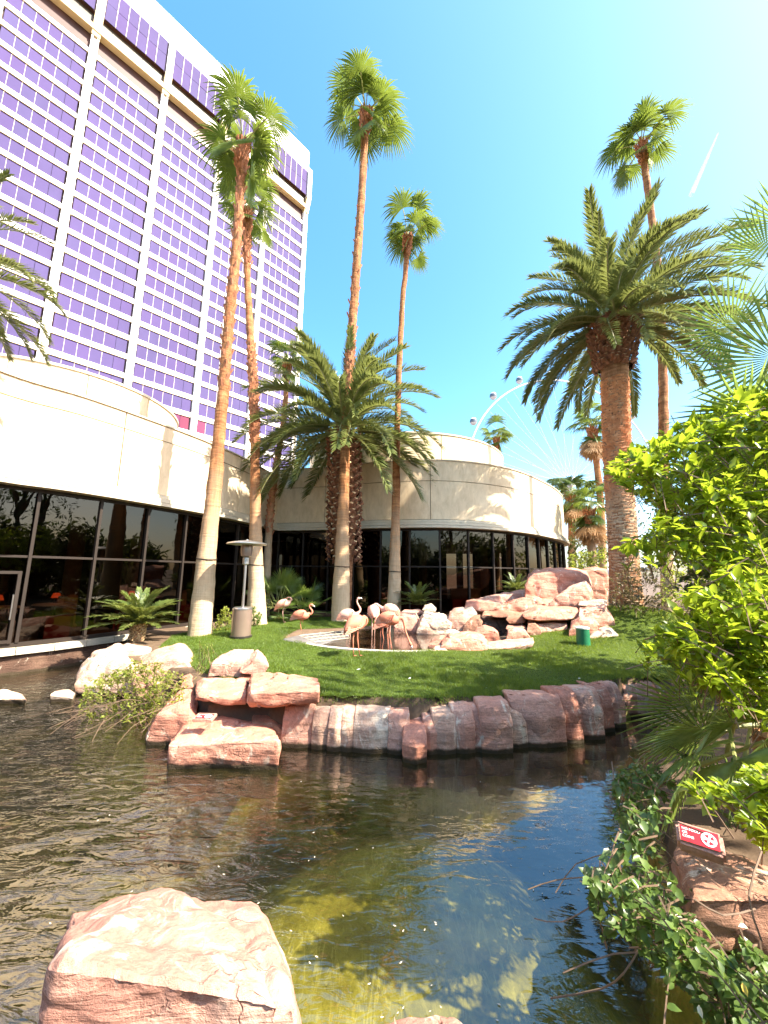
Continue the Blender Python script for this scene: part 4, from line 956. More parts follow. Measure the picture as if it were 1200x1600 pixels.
fan_palm('nearest fan palm at left, thick leaning trunk beside the steel heater', [(312, 995), (322, 880), (337, 740), (350, 600), (358, 500), (370, 380), (379, 232)], 9.5, [.275, .20, .15, .125, .125, .105, .085], .98, 14, 3, .55, [(620, 250, 14)], band=877, upk=0)
fan_palm('rough barked fan palm just right of the leaning one, crown behind it', [(402, 975), (400, 880), (399, 760), (397, 640), (391, 520), (386, 420), (386, 335)], 11.9, [.30, .19, .14, .125, .125, .10, .085], .8, 14, 5, .55, [(700, 540, 42), (420, 350, 30)], band=885)
fan_palm('tallest fan palm in the centre of the photo, in front of the squat date palm', [(532, 972), (535, 850), (540, 690), (547, 560), (557, 420), (566, 290), (572, 180)], 12.9, [.32, .19, .15, .155, .15, .14, .12], 1.12, 15, 8, .55, [(640, 520, 40), (520, 330, 8)], band=886)
fan_palm('slender fan palm right of centre with a small round crown against blue sky', [(615, 962), (617, 870), (620, 700), (623, 590), (629, 470), (634, 420), (637, 375)], 13.6, [.27, .175, .13, .10, .10, .095, .09], .86, 13, 12, .55, band=893)
fan_palm('tall slim fan palm behind the big date palm at right', [(1034, 860), (1037, 740), (1036, 600), (1030, 450), (1018, 340), (1003, 230)], 14.5, [.22, .18, .165, .15, .13, .12], 1.02, 14, 15, 1.0)
fan_palm('short fan palm half hidden in the corner left of the squat date palm', [(418, 900), (421, 820), (430, 740), (444, 650), (449, 572)], 14.6, [.16, .13, .11, .10, .09], .62, 13, 21, .55, [(840, 700, 20)])
fan_palm('distant fan palm top peeping over the round roof tier', [(776, 900), (776, 780), (776, 688)], 30, [.2, .16, .14], .95, 15, 23, .5, sub=2, group='distant fan palms behind the building')
fan_palm('distant fan palm with a shaggy brown skirt left of the date palm trunk', [(940, 900), (938, 780), (925, 672)], 24, [.25, .2, .18], 1.0, 15, 27, .5, skirt=34, sub=2, group='distant fan palms behind the building')
fan_palm('distant fan palm with a short brown skirt at the corner of the drum wall', [(930, 900), (922, 830), (921, 800)], 19, [.22, .18, .16], .85, 16, 29, .6, skirt=20, sub=3, group='distant fan palms behind the building', down=.6)
fan_palm('distant pale fan palm standing directly behind the drum wall edge', [(893, 900), (893, 830), (892, 775)], 25, [.25, .22, .2], 1.15, 18, 31, .6, skirt=10, sub=2, group='distant fan palms behind the building', down=.6)

DATE = {}
def date_var(e, kind='d'):
    el = [80, 62, 45, 28, 10, -8, -28]; k = (min(el, key=lambda x: abs(x-e)), rnd.randrange(2))
    if k not in DATE:
        dr = {80: .95, 62: 1.15, 45: 1.35, 28: 1.35, 10: 1.2, -8: 1.0, -28: .8}[k[0]]
        DATE[k] = pinnate_mesh('frond', R(k[0]), 3.0, k[0]*2+k[1]*5+300, 84, dr, .46)
    return DATE[k]
def date_crown(root, top, L, nf, seed, emin=-25, emax=86, rad=.25):
    rr = random.Random(seed)
    for i in range(nf):
        t_ = (i+.5)/nf; a = i*2.39996+rr.uniform(-.25, .25); e = emax-(emax-emin)*t_**.85+rr.uniform(-7, 7)
        o = link('frond', date_var(e), root, Vector((top.x+rad*t_*cos(a), top.y+rad*t_*sin(a), top.z+.25-.55*t_))-root.location)
        s = L/3.0*rr.uniform(.88, 1.07); o.scale = (s, s, s); o.rotation_euler = (rr.uniform(-.5, .5)*(.3), 0, a)
def date_trunk(root, path, radii, zb0, zb1, rb, seed, nring=9, dens=150, cut=None, bw=.075, bl=.16):
    P = catmull3(path, 8)
    def axis(z):
        q = min(P, key=lambda p: abs(p.z-z)); return (q.x, q.y)
    trunk_part(path, radii, 'trunk', M['canary_trunk'], root, 32, .03, .0, 10, seed)
    boot_cluster(None, rb[0], rb[1], zb0, zb1, dens, 'frond_stubs', M['canary_boots'], root, bl, bw, seed, axis, .9, cut)
    return axis, P
# big right date palm
pth = [at_y(u, v, 11) for u, v in [(978, 950), (974, 860), (966, 740), (962, 640), (960, 570), (958, 500)]]; pth[0].z = .5
dp = empty('date_palm', (pth[0].x, 11, .6), 'massive date palm at right with orange brown trunk and bulging ring of stubs', 'palm tree', 'date palms')
ax_, PP = date_trunk(dp, pth, [.46, .38, .36, .36, .37, .42], at_y(600, 575, 11).z, at_y(600, 502, 11).z, (.52, .78), 3, dens=230, cut=M['cut_end'])
# ring plates: rows of flattened scales up the trunk
def ring_plates(root, axis, z0, z1, rfun, dz, per, seed, name='bark_scales', mat=None):
    r_ = random.Random(seed); mb_ = MB(); z = z0; k = 0
    while z < z1:
        cx, cy = axis(z); rr = rfun(z)
        for j in range(per):
            a = 2*pi*(j+.5*(k % 2))/per+r_.uniform(-.08, .08); w_ = 2*pi*rr/per*.62; zz = z+r_.uniform(-.3, .3)*dz
            d_ = Vector((cos(a), sin(a), 0)); s_ = Vector((-sin(a), cos(a), 0)); h_ = dz*.52; o_ = r_.uniform(.02, .055)
            b = Vector((cx, cy, zz))+d_*(rr-.02)
            mb_.add([b-s_*w_-Vector((0, 0, h_)), b+s_*w_-Vector((0, 0, h_)), b+s_*w_*.7+d_*o_+Vector((0, 0, h_*.8)), b-s_*w_*.7+d_*o_+Vector((0, 0, h_*.8)), b-s_*w_*.7+Vector((0, 0, h_*1.2)), b+s_*w_*.7+Vector((0, 0, h_*1.2))],
                    [(0, 1, 2, 3), (3, 2, 5, 4), (0, 3, 4), (1, 5, 2)])
        z += dz; k += 1
    o = mb_.make(name, mat or M['plates'], root); o['kind'] = 'stuff'
m, t, out = new_mat('date_palm_scales'); w = coords(t, 'World'); f = noise_n(t, w, 5, 6, .7)
sx = t.nodes.new('ShaderNodeSeparateXYZ'); t.links.new(w, sx.inputs[0])
c = ramp(t, f, [(.3, (.34, .13, .06)), (.55, (.58, .26, .12)), (.75, (.70, .42, .23))])
pale = ramp(t, f, [(.3, (.34, .22, .13)), (.7, (.66, .52, .36))])
c = mixc(t, ramp(t, math_(t, 'MULTIPLY', math_(t, 'ADD', sx.outputs[2], f), .1), [(.44, (1, 1, 1)), (.54, (0, 0, 0))]), c, pale)
principled(t, out, c, .85, bump(t, noise_n(t, w, 40, 4), .4, .01), .2); M['plates'] = m
ring_plates(dp, ax_, .8, at_y(600, 590, 11).z, lambda z: .375+.06*max(0, (2-z)), .085, 20, 4)
date_crown(dp, at_y(958, 498, 11), 3.4, 92, 5, -32, 84, .5)
# centre squat date palm
pth = [at_y(u, v, 13.7) for u, v in [(536, 965), (537, 890), (538, 800), (538, 740), (537, 690)]]; pth[0].z = .4
dc = empty('date_palm', (pth[0].x, 13.7, .55), 'squat date palm in the centre behind the tallest fan palm, trunk of diamond stubs', 'palm tree', 'date palms')
ax2, _ = date_trunk(dc, pth, [.26, .3, .42, .44, .42], at_y(600, 880, 13.7).z, at_y(600, 672, 13.7).z, (.56, .60), 9, dens=300, cut=M['cut_end'], bw=.105, bl=.15)
ring_plates(dc, ax2, .6, at_y(600, 880, 13.7).z, lambda z: .27, .11, 12, 6, mat=M['canary_boots'])
date_crown(dc, at_y(537, 668, 13.7), 3.75, 90, 11, -32, 76, .35)
# left date palm, mostly outside the frame
tl = at_y(-95, 400, 5.3); dl = empty('date_palm', (tl.x, 5.3, .5), 'date palm at the left edge with only drooping fronds in view', 'palm tree', 'date palms')
mb = MB(); mb.lathe((tl.x-.25, 5.2, 0), [(.72, -1.5), (.70, .42), (.60, .45), (.58, .30), (.01, .32)], 28); o = mb.make('stone_planter', M['rock_brown'], None, True, 40); tag(o, 'round stone planter in the pond holding the left edge date palm', 'planter')
pth = [(tl.x, 5.3, .2), (tl.x, 5.3, 2.5), (tl.x, 5.3, tl.z)]
date_trunk(dl, pth, [.4, .35, .35], tl.z-1.2, tl.z-.1, (.4, .5), 13, dens=80, cut=M['cut_end'])
date_crown(dl, tl, 1.55, 40, 17, -30, 80, .3)

# ================================================================== CYCADS, LOW FAN PALMS, SHRUBS
CYC = [pinnate_mesh('frond', R(e), 1.0, 60+i, 38, d_, .2, 'cycad', .15, .08, .05, 1.3) for i, (e, d_) in enumerate([(75, .7), (50, .8), (30, .7), (12, .5), (60, 1.0)])]
def cycad(label, u, v, Y, zb, L, nf, trunk, seed, tr=.13):
    rr = random.Random(seed); c = at_y(u, v, Y); root = empty('cycad', (c.x, Y, zb), label, 'cycad', 'cycads')
    if trunk:
        P = [(c.x, Y, zb-.05), (c.x, Y, c.z)]
        trunk_part(P, [tr, tr*1.05], 'trunk', M['canary_trunk'], root, 14, .01, .0, 10, seed)
        boot_cluster((c.x, Y), tr, tr*1.0, zb+.02, c.z, 90, 'stubs', M['cut_end'], root, .06, .03, seed, None, .8)
    for i in range(nf):
        t_ = (i+.5)/nf; a = i*2.39996+rr.uniform(-.2, .2); e = 80-68*t_
        me = CYC[0] if e > 66 else CYC[1] if e > 42 else CYC[2] if e > 22 else CYC[3]
        o = link('frond', me, root, Vector((c.x, Y, c.z))-root.location); o.rotation_euler = (0, 0, a); s = L*rr.uniform(.85, 1.08); o.scale = (s, s, s)
cycad('small cycad on a stubby trunk beside the left glass wall', 217, 975, 8.9, .52, .95, 46, True, 3)
cycad('low cycad in shade just right of the slender palm trunk', 652, 945, 13.3, .55, .85, 34, False, 5)
cycad('low sunlit cycad against the drum glass left of the great rock', 806, 925, 13.4, .9, .75, 34, False, 7)

CH = {}
def cham_var(e, r_=0):
    k = (min([80, 55, 30, 5, -20], key=lambda x: abs(x-e)), rnd.randrange(2))
    if k not in CH: CH[k] = fan_mesh('frond', R(k[0]), .75, .52, k[0]*2+k[1]*5+200, 30, R(105), .06, 'cham', .45, .08, .62)
    return CH[k]
def low_fan(label, c, nf, s0, seed, name='low_fan_palm', emin=-15, spread=.15):
    rr = random.Random(seed); root = empty(name, (c[0], c[1], c[2]), label, 'palm', 'low bushy fan palms')
    mb_ = MB(); mb_.tube([(c[0], c[1], c[2]-.3), (c[0], c[1], c[2]+.12)], [.12*s0, .1*s0], 10); mb_.make('trunk', M['canary_trunk'], root)
    for i in range(nf):
        t_ = (i+.5)/nf; a = i*2.39996+rr.uniform(-.3, .3); e = 80-(80-emin)*t_+rr.uniform(-8, 8)
        o = link('frond', cham_var(e), root, (rr.uniform(-spread, spread), rr.uniform(-spread, spread), .1)); o.rotation_euler = (0, 0, a); s = s0*rr.uniform(.75, 1.15); o.scale = (s, s, s)
    return root
low_fan('dark bushy fan palm in the corner behind the heater, left of its neighbour', (-3.7, 13.6, .8), 26, 1.15, 3)
low_fan('lighter bushy fan palm next to the centre palm trunks behind the sleeping flamingo', (-2.75, 13.5, .6), 24, 1.0, 5)
# right foreground fan palm (lower) and the tall one above it
def frond_at(parent, hub, aim, size, seed, droop=.05, Lp=.7, nseg=30, mat='cham', roll=0, spread=R(110)):
    """frond whose blade hub is at `hub`, blade pointing along `aim`"""
    aim = Vector(aim).normalized(); me = fan_mesh('frond', 0, Lp, size, seed, nseg, spread, droop, mat, .45, .08, .60)
    hubl = Vector((Lp, 0, -.01))
    q = aim.to_track_quat('X', 'Z').to_matrix().to_4x4() @ Matrix.Rotation(roll, 4, 'X')
    o = link('frond', me, parent); 
    mat4 = Matrix.Translation(Vector(hub)-q.to_3x3() @ hubl) @ q
    o.matrix_world = Matrix.Translation(-wloc(parent)) @ mat4
    return o
lowr = empty('low_fan_palm', (2.75, 3.0, .5), 'bright bushy fan palm overhanging the pond at right below the glossy shrub', 'palm', 'low bushy fan palms')
def px(u, v, Y): return at_y(u, v, Y)
k = 0
for (u, v, Y, aim, size, roll) in [(1100, 1142, 2.9, (-1, -.15, -.02), .55, .9), (1088, 1110, 3.1, (-1, .1, .22), .6, 1.0), (1085, 1178, 2.75, (-1, -.2, -.4), .5, .8), (1120, 1090, 3.2, (-.8, .1, .55), .5, .9),
        (1075, 1210, 2.6, (-.75, -.2, -.75), .42, .9), (1150, 1130, 2.7, (-.3, -.5, .5), .45, .5), (1150, 1190, 2.5, (-.5, -.6, -.2), .42, .6), (1195, 1160, 2.6, (.2, -.6, .5), .5, .3), (1130, 1060, 3.3, (-.4, .2, .9), .5, 1.2), (1110, 1160, 3.2, (-1, .2, 0), .55, 1.3), (1180, 1090, 3.0, (.3, 0, .9), .5, .9)]:
    frond_at(lowr, px(u, v, Y), aim, size, 100+k, .06, .5, 30, 'cham', roll); k += 1
mb = MB(); mb.tube([(2.95, 3.1, .2), (2.9, 3.05, .95)], [.14, .1], 10); mb.make('trunk', M['canary_trunk'], lowr)
tallr = empty('tall_fan_palm', (3.9, 3.3, .5), 'fan palm at the right edge spreading stiff green fans against the bright sky', 'palm')
for (u, v, Y, aim, size, roll) in [(1143, 515, 3.2, (-.75, .0, .35), .56, 1.1), (1200, 395, 3.4, (-.2, 0, 1), .62, 1.4), (1165, 640, 3.0, (-1, -.1, .1), .62, .5), (1190, 700, 2.9, (-1, -.2, .05), .55, .6), (1235, 480, 3.0, (.2, -.3, .9), .6, .6),
        (1215, 560, 3.1, (-.6, .2, .2), .7, 1.2), (1230, 350, 3.6, (-.5, .1, .8), .6, 1.0), (1210, 620, 2.9, (-.9, -.2, -.35), .5, .9), (1225, 820, 2.8, (-1, -.1, -.2), .5, .8), (1205, 930, 2.7, (-1, 0, .1), .5, .4), (1260, 700, 2.8, (0, -1, .2), .6, .3)]:
    frond_at(tallr, px(u, v, Y), aim, size, 200+k, .06, .8, 32, 'cham', roll, R(120)); k += 1
mb = MB(); mb.tube([(4.3, 3.5, .2), (4.25, 3.45, 2.5), (4.2, 3.4, 4.0)], [.16, .14, .13], 12); mb.make('trunk', M['canary_trunk'], tallr)

# leaves -----------------------------------------------------------
def leaf_mesh(name, L, w, mat, cup=.15, bend=.15):
    vs = [(0, 0, 0), (L*.3, -w*.8, cup*w), (L*.3, 0, 0), (L*.3, w*.8, cup*w), (L*.62, -w*.85, cup*w-bend*L*.15), (L*.62, 0, -bend*L*.2), (L*.62, w*.85, cup*w-bend*L*.15), (L, 0, -bend*L*.6)]
    fs = [(0, 1, 2), (0, 2, 3), (1, 4, 5, 2), (2, 5, 6, 3), (4, 7, 5), (5, 7, 6)]
    me = bpy.data.meshes.new(name); me.from_pydata(vs, [], fs); me.materials.append(mat); me.shade_smooth(); return me
def leafy(name, label, cat, sprigs, leafL, leafW, mat, loc, nper=9, group=None, seed=1, maxparts=300, twig=.004, stemlen=.22, big=True, partname='leaf', root=None):
    """sprigs: list of (tip position, outward dir). Each sprig is a twig with a rosette of leaves; the nearest 300 leaves are parts."""
    rr = random.Random(seed); root = root or empty(name, loc, label, cat, group); L0 = Vector(root.location)
    mes = [leaf_mesh(partname, leafL*s, leafW*s, M[mat], c_, b_) for s, c_, b_ in ((1, .3, .2), (.85, .5, .1), (1.15, .2, .35), (.7, .6, 0))]
    lv = []; tw_ = MB()
    for p, d_ in sprigs:
        p = Vector(p); d_ = Vector(d_).normalized(); st = p-d_*stemlen*rr.uniform(.7, 1.3)+Vector((0, 0, -.03))
        tw_.tube([st, (st+p)/2+Vector((0, 0, .01)), p], [twig, twig*.8, twig*.5], 3, False)
        for k_ in range(nper):
            f = rr.random()**.6; q = st.lerp(p, .25+.75*f); a = k_*2.4+rr.uniform(-.4, .4)
            perp = d_.cross(Vector((0.3, .1, 1))).normalized(); perp2 = d_.cross(perp)
            o_ = perp*cos(a)+perp2*sin(a); dirv = (d_*(.45+.9*f)+o_*(1.1-.5*f)+Vector((0, 0, .12))).normalized()
            nrm_ = (Vector((0, 0, 1))+o_*-.3+Vector((rr.uniform(-.4, .4), rr.uniform(-.4, .4), 0)))
            z_ = (nrm_-dirv*nrm_.dot(dirv)).normalized(); y_ = z_.cross(dirv)
            m3 = Matrix((dirv, y_, z_)).transposed(); lv.append((q, m3, rr.randrange(4), rr.uniform(.7, 1.15)))
    lv.sort(key=lambda x: (x[0]-Vector((0, 0, EYE))).length)
    part = lv[:maxparts]; rest_ = lv[maxparts:]
    for q, m3, k_, s in part:
        o = link(partname, mes[k_], root); m4 = m3.to_4x4(); m4.translation = q-L0; m4 = m4 @ Matrix.Scale(s, 4); o.matrix_local = m4
    if rest_:
        VS = []; FS = []; off = 0
        base = [np.array([tuple(v.co) for v in me.vertices]) for me in mes]; bf = [[list(p.vertices) for p in me.polygons] for me in mes]
        for q, m3, k_, s in rest_:
            A = np.array(m3)*s; VS.append(base[k_] @ A.T + np.array(q-L0)); FS += [[i+off for i in f] for f in bf[k_]]; off += len(base[k_])
        me = bpy.data.meshes.new('leaves'); me.from_pydata(np.concatenate(VS).tolist(), [], FS); me.materials.append(M[mat]); me.shade_smooth()
        o = bpy.data.objects.new('leaves', me); COL.objects.link(o); o.parent = root; o['kind'] = 'stuff'
    o = mk('twigs', [Vector(v) for v in tw_.v], tw_.f, M['twig'], root); o['kind'] = 'stuff'
    return root
def in_poly(u, v, poly):
    c = False; n_ = len(poly)
    for i in range(n_):
        (x0, y0), (x1, y1) = poly[i], poly[(i+1) % n_]
        if (y0 > v) != (y1 > v) and u < (x1-x0)*(v-y0)/(y1-y0)+x0: c = not c
    return c
def scatter(poly, n_, Y0, Y1, cdir, seed, gaps=.0, clump=3.2):
    rr = random.Random(seed); us = [p[0] for p in poly]; vs_ = [p[1] for p in poly]; out_ = []; tries = 0
    while len(out_) < n_ and tries < n_*60:
        tries += 1; u, v = rr.uniform(min(us), max(us)), rr.uniform(min(vs_), max(vs_))
        if not in_poly(u, v, poly) or (1022 < u < 1165 and 1245 < v < 1372 and Y0 < 2.6): continue
        Y = Y0+(Y1-Y0)*rr.random()**1.3; p = at_y(u, v, Y)
        if noise.noise(p*clump+Vector((seed, 0, 0))) < gaps: continue
        d_ = Vector(cdir)+Vector((rr.gauss(0, .5), rr.gauss(0, .5), rr.gauss(0, .45)))
        out_.append((p, d_))
    return out_
# glossy shrub at right: upper boughs, then lower mass
UP = [(948, 738), (975, 705), (1010, 690), (1050, 672), (1095, 640), (1150, 612), (1240, 590), (1240, 900), (1150, 905), (1080, 862), (1040, 870), (1000, 868), (960, 858), (1000, 840), (1030, 800), (1000, 770), (965, 758)]
sp = scatter(UP, 820, 2.5, 4.3, (-.5, -.3, .35), 5, -.3)
leafy('glossy_shrub', 'tall glossy bright green shrub filling the right edge beneath the fan palm', 'shrub', sp, .098, .023, 'shrub', (3.6, 3.2, .55), 11, 'glossy leaved shrubs at right', 4, stemlen=.26)
LO = [(995, 1000), (1030, 1000), (1060, 960), (1080, 915), (1130, 890), (1240, 900), (1240, 1140), (1165, 1110), (1120, 1070), (1075, 1060), (1050, 1035), (1005, 1018)]
sp = scatter(LO, 470, 2.1, 3.4, (-.5, -.3, .35), 8, -.35)
leafy('glossy_shrub', 'low glossy yellow-green shrub directly above the overhanging fan palm', 'shrub', sp, .085, .021, 'shrub', (2.6, 2.6, .6), 11, 'glossy leaved shrubs at right', 9, stemlen=.22)
LO2 = [(1060, 1240), (1085, 1215), (1130, 1225), (1165, 1200), (1240, 1180), (1240, 1325), (1195, 1325), (1165, 1285), (1120, 1250), (1080, 1250)]
sp = scatter(LO2, 110, 1.75, 2.3, (-.5, -.3, .4), 12, -.2)
leafy('glossy_shrub', 'small glossy shrub just behind the right foreground sign rock', 'shrub', sp, .06, .016, 'shrub', (1.9, 2.0, .6), 10, 'glossy leaved shrubs at right', 11, stemlen=.14)
# dark mass behind them
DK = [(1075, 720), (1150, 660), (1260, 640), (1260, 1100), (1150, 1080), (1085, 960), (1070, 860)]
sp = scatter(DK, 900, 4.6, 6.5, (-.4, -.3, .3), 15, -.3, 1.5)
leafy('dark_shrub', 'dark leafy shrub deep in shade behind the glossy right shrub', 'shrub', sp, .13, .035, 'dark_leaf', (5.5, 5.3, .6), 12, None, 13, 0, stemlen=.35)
# creeper at bottom right
VN = [(918, 1368), (960, 1340), (985, 1300), (1010, 1260), (1055, 1290), (1050, 1345), (1075, 1410), (1115, 1440), (1180, 1490), (1240, 1500), (1240, 1640), (1120, 1620), (1065, 1540), (1010, 1490), (960, 1465), (925, 1420)]
sp = scatter(VN, 300, 1.55, 2.25, (-.7, -.6, .1), 21, -.25, 5)
sp += scatter([(958, 1215), (1000, 1190), (1062, 1232), (1070, 1290), (1050, 1345), (985, 1330), (962, 1270)], 150, 2.4, 3.4, (-.7, -.5, -.1), 22, -.3, 4)
sp += scatter([(1078, 1185), (1240, 1180), (1240, 1300), (1150, 1290), (1080, 1240)], 90, 2.65, 3.2, (-.6, -.5, .2), 25, -.4, 4)
vine = leafy('creeper', 'trailing green creeper spilling over the bank at the bottom right', 'creeper', sp, .045, .0155, 'vine', (1.7, 1.9, .45), 8, None, 17, stemlen=.14)
rv = random.Random(4); mb = MB()
for (pts) in [[(1120, 1500, 1.7), (1050, 1490, 1.75), (960, 1490, 1.85), (880, 1520, 1.9)], [(1060, 1400, 2.0), (960, 1400, 2.1), (880, 1440, 2.2), (835, 1435, 2.3)], [(1050, 1380, 2.1), (950, 1370, 2.2), (870, 1375, 2.4), (825, 1390, 2.45)],
              [(1040, 1300, 2.4), (960, 1330, 2.4), (900, 1350, 2.5), (868, 1395, 2.5)], [(1180, 1420, 1.55), (1130, 1430, 1.55), (1085, 1405, 1.6)], [(1000, 1480, 1.8), (975, 1520, 1.8), (940, 1545, 1.9), (860, 1560, 2.0)], [(1190, 1330, 1.6), (1170, 1400, 1.55), (1190, 1470, 1.55)]]:
    mb.tube(catmull3([at_y(*p) for p in pts], 12), .0035, 4)
o = mb.make('stems', M['twig'], vine)
for (u, v, Y, mt_, nm) in [(1168, 1450, 1.5, 'flower', 'flower'), (1085, 1546, 1.6, 'flower', 'flower'), (1092, 1570, 1.6, 'flower', 'flower'), (1073, 1505, 1.65, 'yellow_leaf', 'yellow_leaf'), (1080, 1492, 1.65, 'yellow_leaf', 'yellow_leaf'), (1160, 1535, 1.5, 'yellow_leaf', 'yellow_leaf')]:
    q = at_y(u, v, Y); me = leaf_mesh(nm, .03, .009, M[mt_], .5, .4); o = link(nm, me, vine, q-vine.location); o.rotation_euler = (rv.uniform(-.5, .5), rv.uniform(-.5, 1), rv.uniform(2, 5))
# yellow-green bush left
BU = [(118, 1080), (150, 1052), (185, 1045), (215, 1028), (255, 1038), (285, 1055), (282, 1090), (262, 1118), (210, 1130), (165, 1125), (125, 1118)]
sp = scatter(BU, 420, 5.2, 6.3, (-.3, -.6, .45), 31, -.35, 3)
bush = leafy('small_leaf_bush', 'yellow-green small leaved bush hanging over the water in front of the pale boulders', 'bush', sp, .048, .016, 'bushy', (-3.9, 5.8, .3), 9, None, 19, stemlen=.2)
mb = MB()
for k_ in range(26):
    u0, v0 = rv.uniform(140, 260), rv.uniform(1090, 1125); Y0 = rv.uniform(5.1, 5.7); a_ = at_y(u0, v0, Y0); b_ = at_y(u0-rv.uniform(20, 110), v0+rv.uniform(8, 45), Y0-.1); b_.z = max(b_.z, .01)
    mb.tube(catmull3([a_, a_.lerp(b_, .5)+Vector((0, 0, rv.uniform(-.02, .08))), b_], 8), [.005]*1+[.004]*30 if False else .004, 3)
mb.make('trailing_twigs', M['twig'], bush)
sp = scatter([(302, 1060), (308, 1010), (318, 985), (330, 1000), (338, 1040), (322, 1066)], 26, 6.0, 6.4, (0, -.2, 1), 33, -1)
leafy('wispy_weed', 'wispy thin stemmed weed standing between the pink boulders and the grass', 'weed', sp, .035, .009, 'bushy', (-2.9, 6.2, .5), 8, None, 23, stemlen=.4)
for lab, poly, Y0, Y1, loc, n_, mt_ in [
    ('small round bush just left of the heater base', [(338, 985), (340, 958), (352, 948), (364, 955), (366, 985)], 9.9, 10.6, (-4.0, 10.2, .55), 50, 'bushy'),
    ('small green plant at the foot of the rough barked palm', [(380, 975), (384, 955), (396, 948), (410, 960), (412, 975)], 11.0, 11.5, (-3.9, 11.2, .55), 40, 'vine'),
    ('bronze leaved shrub at the foot of the big date palm', [(950, 950), (952, 905), (975, 885), (1005, 885), (1040, 890), (1060, 900), (1062, 945), (1000, 958)], 9.6, 10.6, (6.8, 10, .9), 240, 'purple_leaf'),
    ('rounded green shrub right of the drum wall, lowest of its cluster', [(890, 900), (892, 868), (905, 858), (925, 862), (945, 858), (948, 895)], 15.5, 17, (9.0, 16.5, .8), 200, 'bushy'),
    ('tall mixed green hedge behind the big date palm and slim palm at right', [(985, 930), (985, 800), (1010, 740), (1050, 720), (1100, 700), (1200, 690), (1200, 960)], 15, 19, (15, 16, .6), 760, 'dark_leaf'),
    ('sunny green bush right of the slim palm trunk on the mound', [(1030, 960), (1030, 890), (1060, 850), (1110, 830), (1110, 980)], 8.5, 10.5, (7.4, 9.4, .9), 260, 'bushy'),
    ('dark green bush behind the distant skirted palms', [(886, 880), (888, 830), (905, 805), (935, 800), (950, 815), (952, 880)], 20, 24, (12.5, 22, .8), 260, 'dark_leaf')]:
    sp = scatter(poly, n_, Y0, Y1, (0, -.4, .6), 37, -.4, 1.2); s_ = (Y0/10)**.8
    leafy('round_bush', lab, 'bush', sp, .075*s_, .026*s_, mt_, loc, 9, None, 29, 0, stemlen=.2*s_)
# trees and hedge enclosing the garden: right side, behind the camera (mirrored in glass and water)
def crown_tree(name, label, x, y, z0, h, r, n_, seed, mat='dark_leaf', L=.32):
    rr = random.Random(seed); root = empty(name, (x, y, z0), label, 'tree', 'garden trees to the right and behind the camera')
    mb_ = MB(); mb_.tube([(x, y, z0-.2), (x+.1, y, z0+h*.3), (x-.1, y+.1, z0+h*.7)], [.2, .15, .08], 8)
    for k_ in range(5):
        a = k_*1.3; mb_.tube([(x, y, z0+h*.35), (x+cos(a)*r*.6, y+sin(a)*r*.6, z0+h*.7)], [.08, .03], 5)
    mb_.make('trunk', M['twig'], root)
    VS = []; FS = []
    for i in range(n_):
        d_ = Vector((rr.gauss(0, 1), rr.gauss(0, 1), rr.gauss(0, .8))).normalized(); q = Vector((x, y, z0+h*(.6 if n_ < 3000 else .48)))+Vector((d_.x*r, d_.y*r, d_.z*h*(.42 if n_ < 3000 else .52)))*rr.random()**.4*(1+.25*noise.noise(d_*2+Vector((seed, 0, 0))))
        if noise.noise(q*1.1) < (-.15 if n_ < 3000 else -.45): continue
        a = Vector((rr.gauss(0, 1), rr.gauss(0, 1), rr.gauss(0, 1))).normalized(); b = a.cross(Vector((.3, .5, .8))).normalized(); n0 = len(VS)
        VS += [q, q+a*L*.5+b*L*.18, q+a*L, q+a*L*.5-b*L*.18]; FS.append((n0, n0+1, n0+2, n0+3))
    me = bpy.data.meshes.new('crown'); me.from_pydata([tuple(v-root.location) for v in VS], [], FS); me.materials.append(M[mat])
    o = bpy.data.objects.new('crown', me); COL.objects.link(o); o.parent = root
for i, (x, y, h, r) in enumerate([(9.8, 1.6, 13, 2.0), (9.0, 1.0, 4.4, 2.0), (7, -2, 4.5, 2.4), (3, -7, 5, 2.6), (-2, -8, 5.5, 2.6), (-7, -8, 5, 2.6), (-12, -7, 5, 2.6), (12.5, 11, 4, 2.0), (13, -1, 4.6, 2.4), (13.5, 3, 4.8, 2.4), (14, 7, 5, 2.4), (10, -5, 5, 2.6), (6.5, -8, 5, 2.6), (15.5, 12.5, 4, 2.2)]):  # first tree is unseen, its height and place chosen to shade the lawn
    lab = ['dense dark tree beyond the right shrub, deepest in the photo', 'dense dark tree outside the right edge beside the pond', 'dark tree right behind the viewer', 'dark tree behind the viewer mirrored in the drum glass', 'tall dark tree behind the viewer mirrored in the pond', 'dark tree behind the viewer mirrored in the left glass', 'dark tree far left behind the viewer', 'dark tree far right beyond the date palm', 'dark tree outside the right edge mirrored low in the left glass', 'dark tree outside the right edge mirrored in the left glass door', 'dark tree outside the right edge mirrored beside the heater', 'dark tree behind the viewer to the right mirrored in the drum glass', 'dark tree behind the viewer mirrored at the drum glass end', 'dark tree farthest right beyond the slim palm'][i]
    crown_tree('garden_tree', lab, x, y, .5, h, r, 2600 if i == 0 else 4200, 50+i, 'dark_leaf', .32 if i == 0 else .5)

